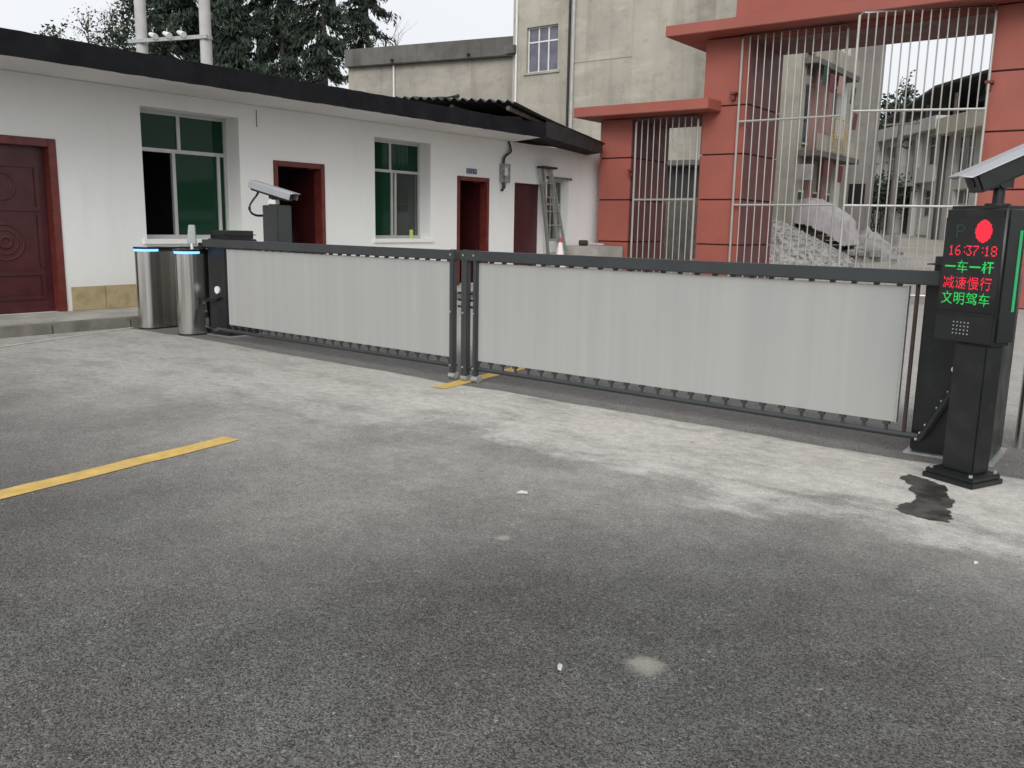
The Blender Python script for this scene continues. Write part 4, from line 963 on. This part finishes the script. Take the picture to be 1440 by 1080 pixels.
for i, (u, y, h, r, lab) in enumerate(((330, 30.5, 13.6, 2.3, 'shorter bushy dark conifer between the pole and taller conifers'), (395, 33, 21, 2.2, 'dense dark conifer, second of the columns left of grey building'),
                                   (455, 34, 21, 2.0, 'dark conifer column with thin crown nearest the low grey building'), (515, 40, 24, 2.3, 'tall dark conifer rising behind the grey parapet'),
                                   (300, 36, 22, 2.6, 'tall dark conifer behind the right concrete pole'), (360, 38, 24, 2.2, 'slim dark conifer seen between two nearer ones'), (270, 31, 19, 2.6, 'wide dark conifer between the two concrete poles'), (240, 30, 18, 2.5, 'dark conifer right of the left concrete pole'))):
    conifer(K(u)*y, y, h, r*1.28, lab, 20+i, nl=26000, size=.17)
def polar(u, y):   # helper: ground x on the sight line used when surveying the photograph
    return y*u
broad(-1.70*26, 26, 13.2, 2.6, 'olive leafy tree left of the left concrete pole', 51, nl=5200, mat='conifer_leaf', nb=70)
broad(-1.80*25, 25, 11.8, 2.5, 'sparse thin-twigged tree with small leaves against the sky', 52, nl=1500, mat='olive_leaf', size=.08, nb=60)
broad(-1.90*24, 24, 11.2, 2.4, 'nearly bare tree with fine twigs against the sky', 53, nl=1100, mat='olive_leaf', size=.075, nb=55)
broad(-2.05*22, 22, 10.15, 1.5, 'small round leafy treetop above the black roof edge', 54, nl=2600, mat='green_leaf', size=.11, nb=40)
broad(-13.6, 52, 8.2, 3.2, 'dark green tree beyond the row house, nearest the tower', 61, nl=3500, mat='conifer_leaf', size=.2, group='trees beyond the street')
broad(-13.5, 54, 9.2, 1.3, 'pointed dark tree above the row house roof', 62, nl=5000, mat='conifer_leaf', size=.10, group='trees beyond the street', spread=.14)
broad(-16.5, 50, 9.0, 3.2, 'dark green tree behind the stair tower', 63, nl=3500, mat='conifer_leaf', size=.2, group='trees beyond the street')
# bush below the row house
t = thing('street_bush', 'dark straggly bush in front of the row house', 'bush', (-10.4, 38.4, 1.2))
rnd = random.Random(77); m = MB(); leaf_quads(m, [(-10.4+rnd.gauss(0, .75), 38.4+rnd.gauss(0, .4), 2.9+rnd.gauss(0, .36)) for _ in range(3000)], .09, rnd); raw(m, 'foliage', 'conifer_leaf', t)
m = MB()
for k in range(12): m.cyl((-10.4+rnd.gauss(0, .3), 38.4, 1.0), (-10.4+rnd.gauss(0, .6), 38.4+rnd.gauss(0, .4), 2.9+rnd.random()*.4), .03, .01, 5)
m.build('stems', 'bark', t)
# twig on the grey parapet
t = thing('parapet_weed', 'thin bare weed growing on the grey parapet', 'weed', (-30.3, 30.6, 9.4))
m = MB()
for k in range(9): m.tube([(-30.3, 30.6, 9.4), (-30.2+rnd.gauss(0, .25), 30.6, 9.9), (-30.1+rnd.gauss(.2, .5), 30.6, 10.3+rnd.random()*.5)], [.012, .008, .004], 4)
m.build('stems', 'bark', t)
# H-frame concrete poles with crossarm and insulators
pA, pB = Vector((-22.0, 13.0, 0)), Vector((-20.1, 13.6, 0))
for p, lab in ((pA, 'left one of two pale concrete poles behind the roof'), (pB, 'right one of two pale concrete poles behind the roof')):
    tag(MB().cyl((p.x, p.y, 0), (p.x, p.y, 11), .17, .12, 16).build('concrete_pole', 'pole_concrete', smooth=True), lab, 'utility pole', 'concrete pole pair')
t = thing('pole_crossarm', 'steel crossarm with three white insulators joining the concrete poles', 'crossarm', tuple(pA) )
d = (pB-pA).normalized(); zA, zB = 5.85, 5.86
MB().obox((pA+pB)/2 + Vector((0, -.16, zA)), d*((pB-pA).length/2+.22), Vector((-d.y, d.x, 0))*.03, Vector((0, 0, .045))).build('arm', 'galvanised', t)
for p in (pA, pB): MB().cyl((p.x, p.y, zA-.05), (p.x, p.y, zA+.05), .165, n=16).build('clamp', 'galvanised', t, smooth=True)
for f in (.30, .52, .74):
    q = pA.lerp(pB, f) + Vector((0, -.2, zA+.05))
    MB().cyl(q+Vector((.14, -.02, .0)), q+Vector((-.12, 0, .09)), .075, .05, 12).cyl(q+Vector((-.12, 0, .09)), q+Vector((-.18, 0, .11)), .05, .02, 12).build('insulator', 'porcelain', t, smooth=True)
    MB().cyl(q+Vector((0, 0, -.06)), q+Vector((0, 0, .2)), .012, n=6).build('pin', 'galvanised', t)
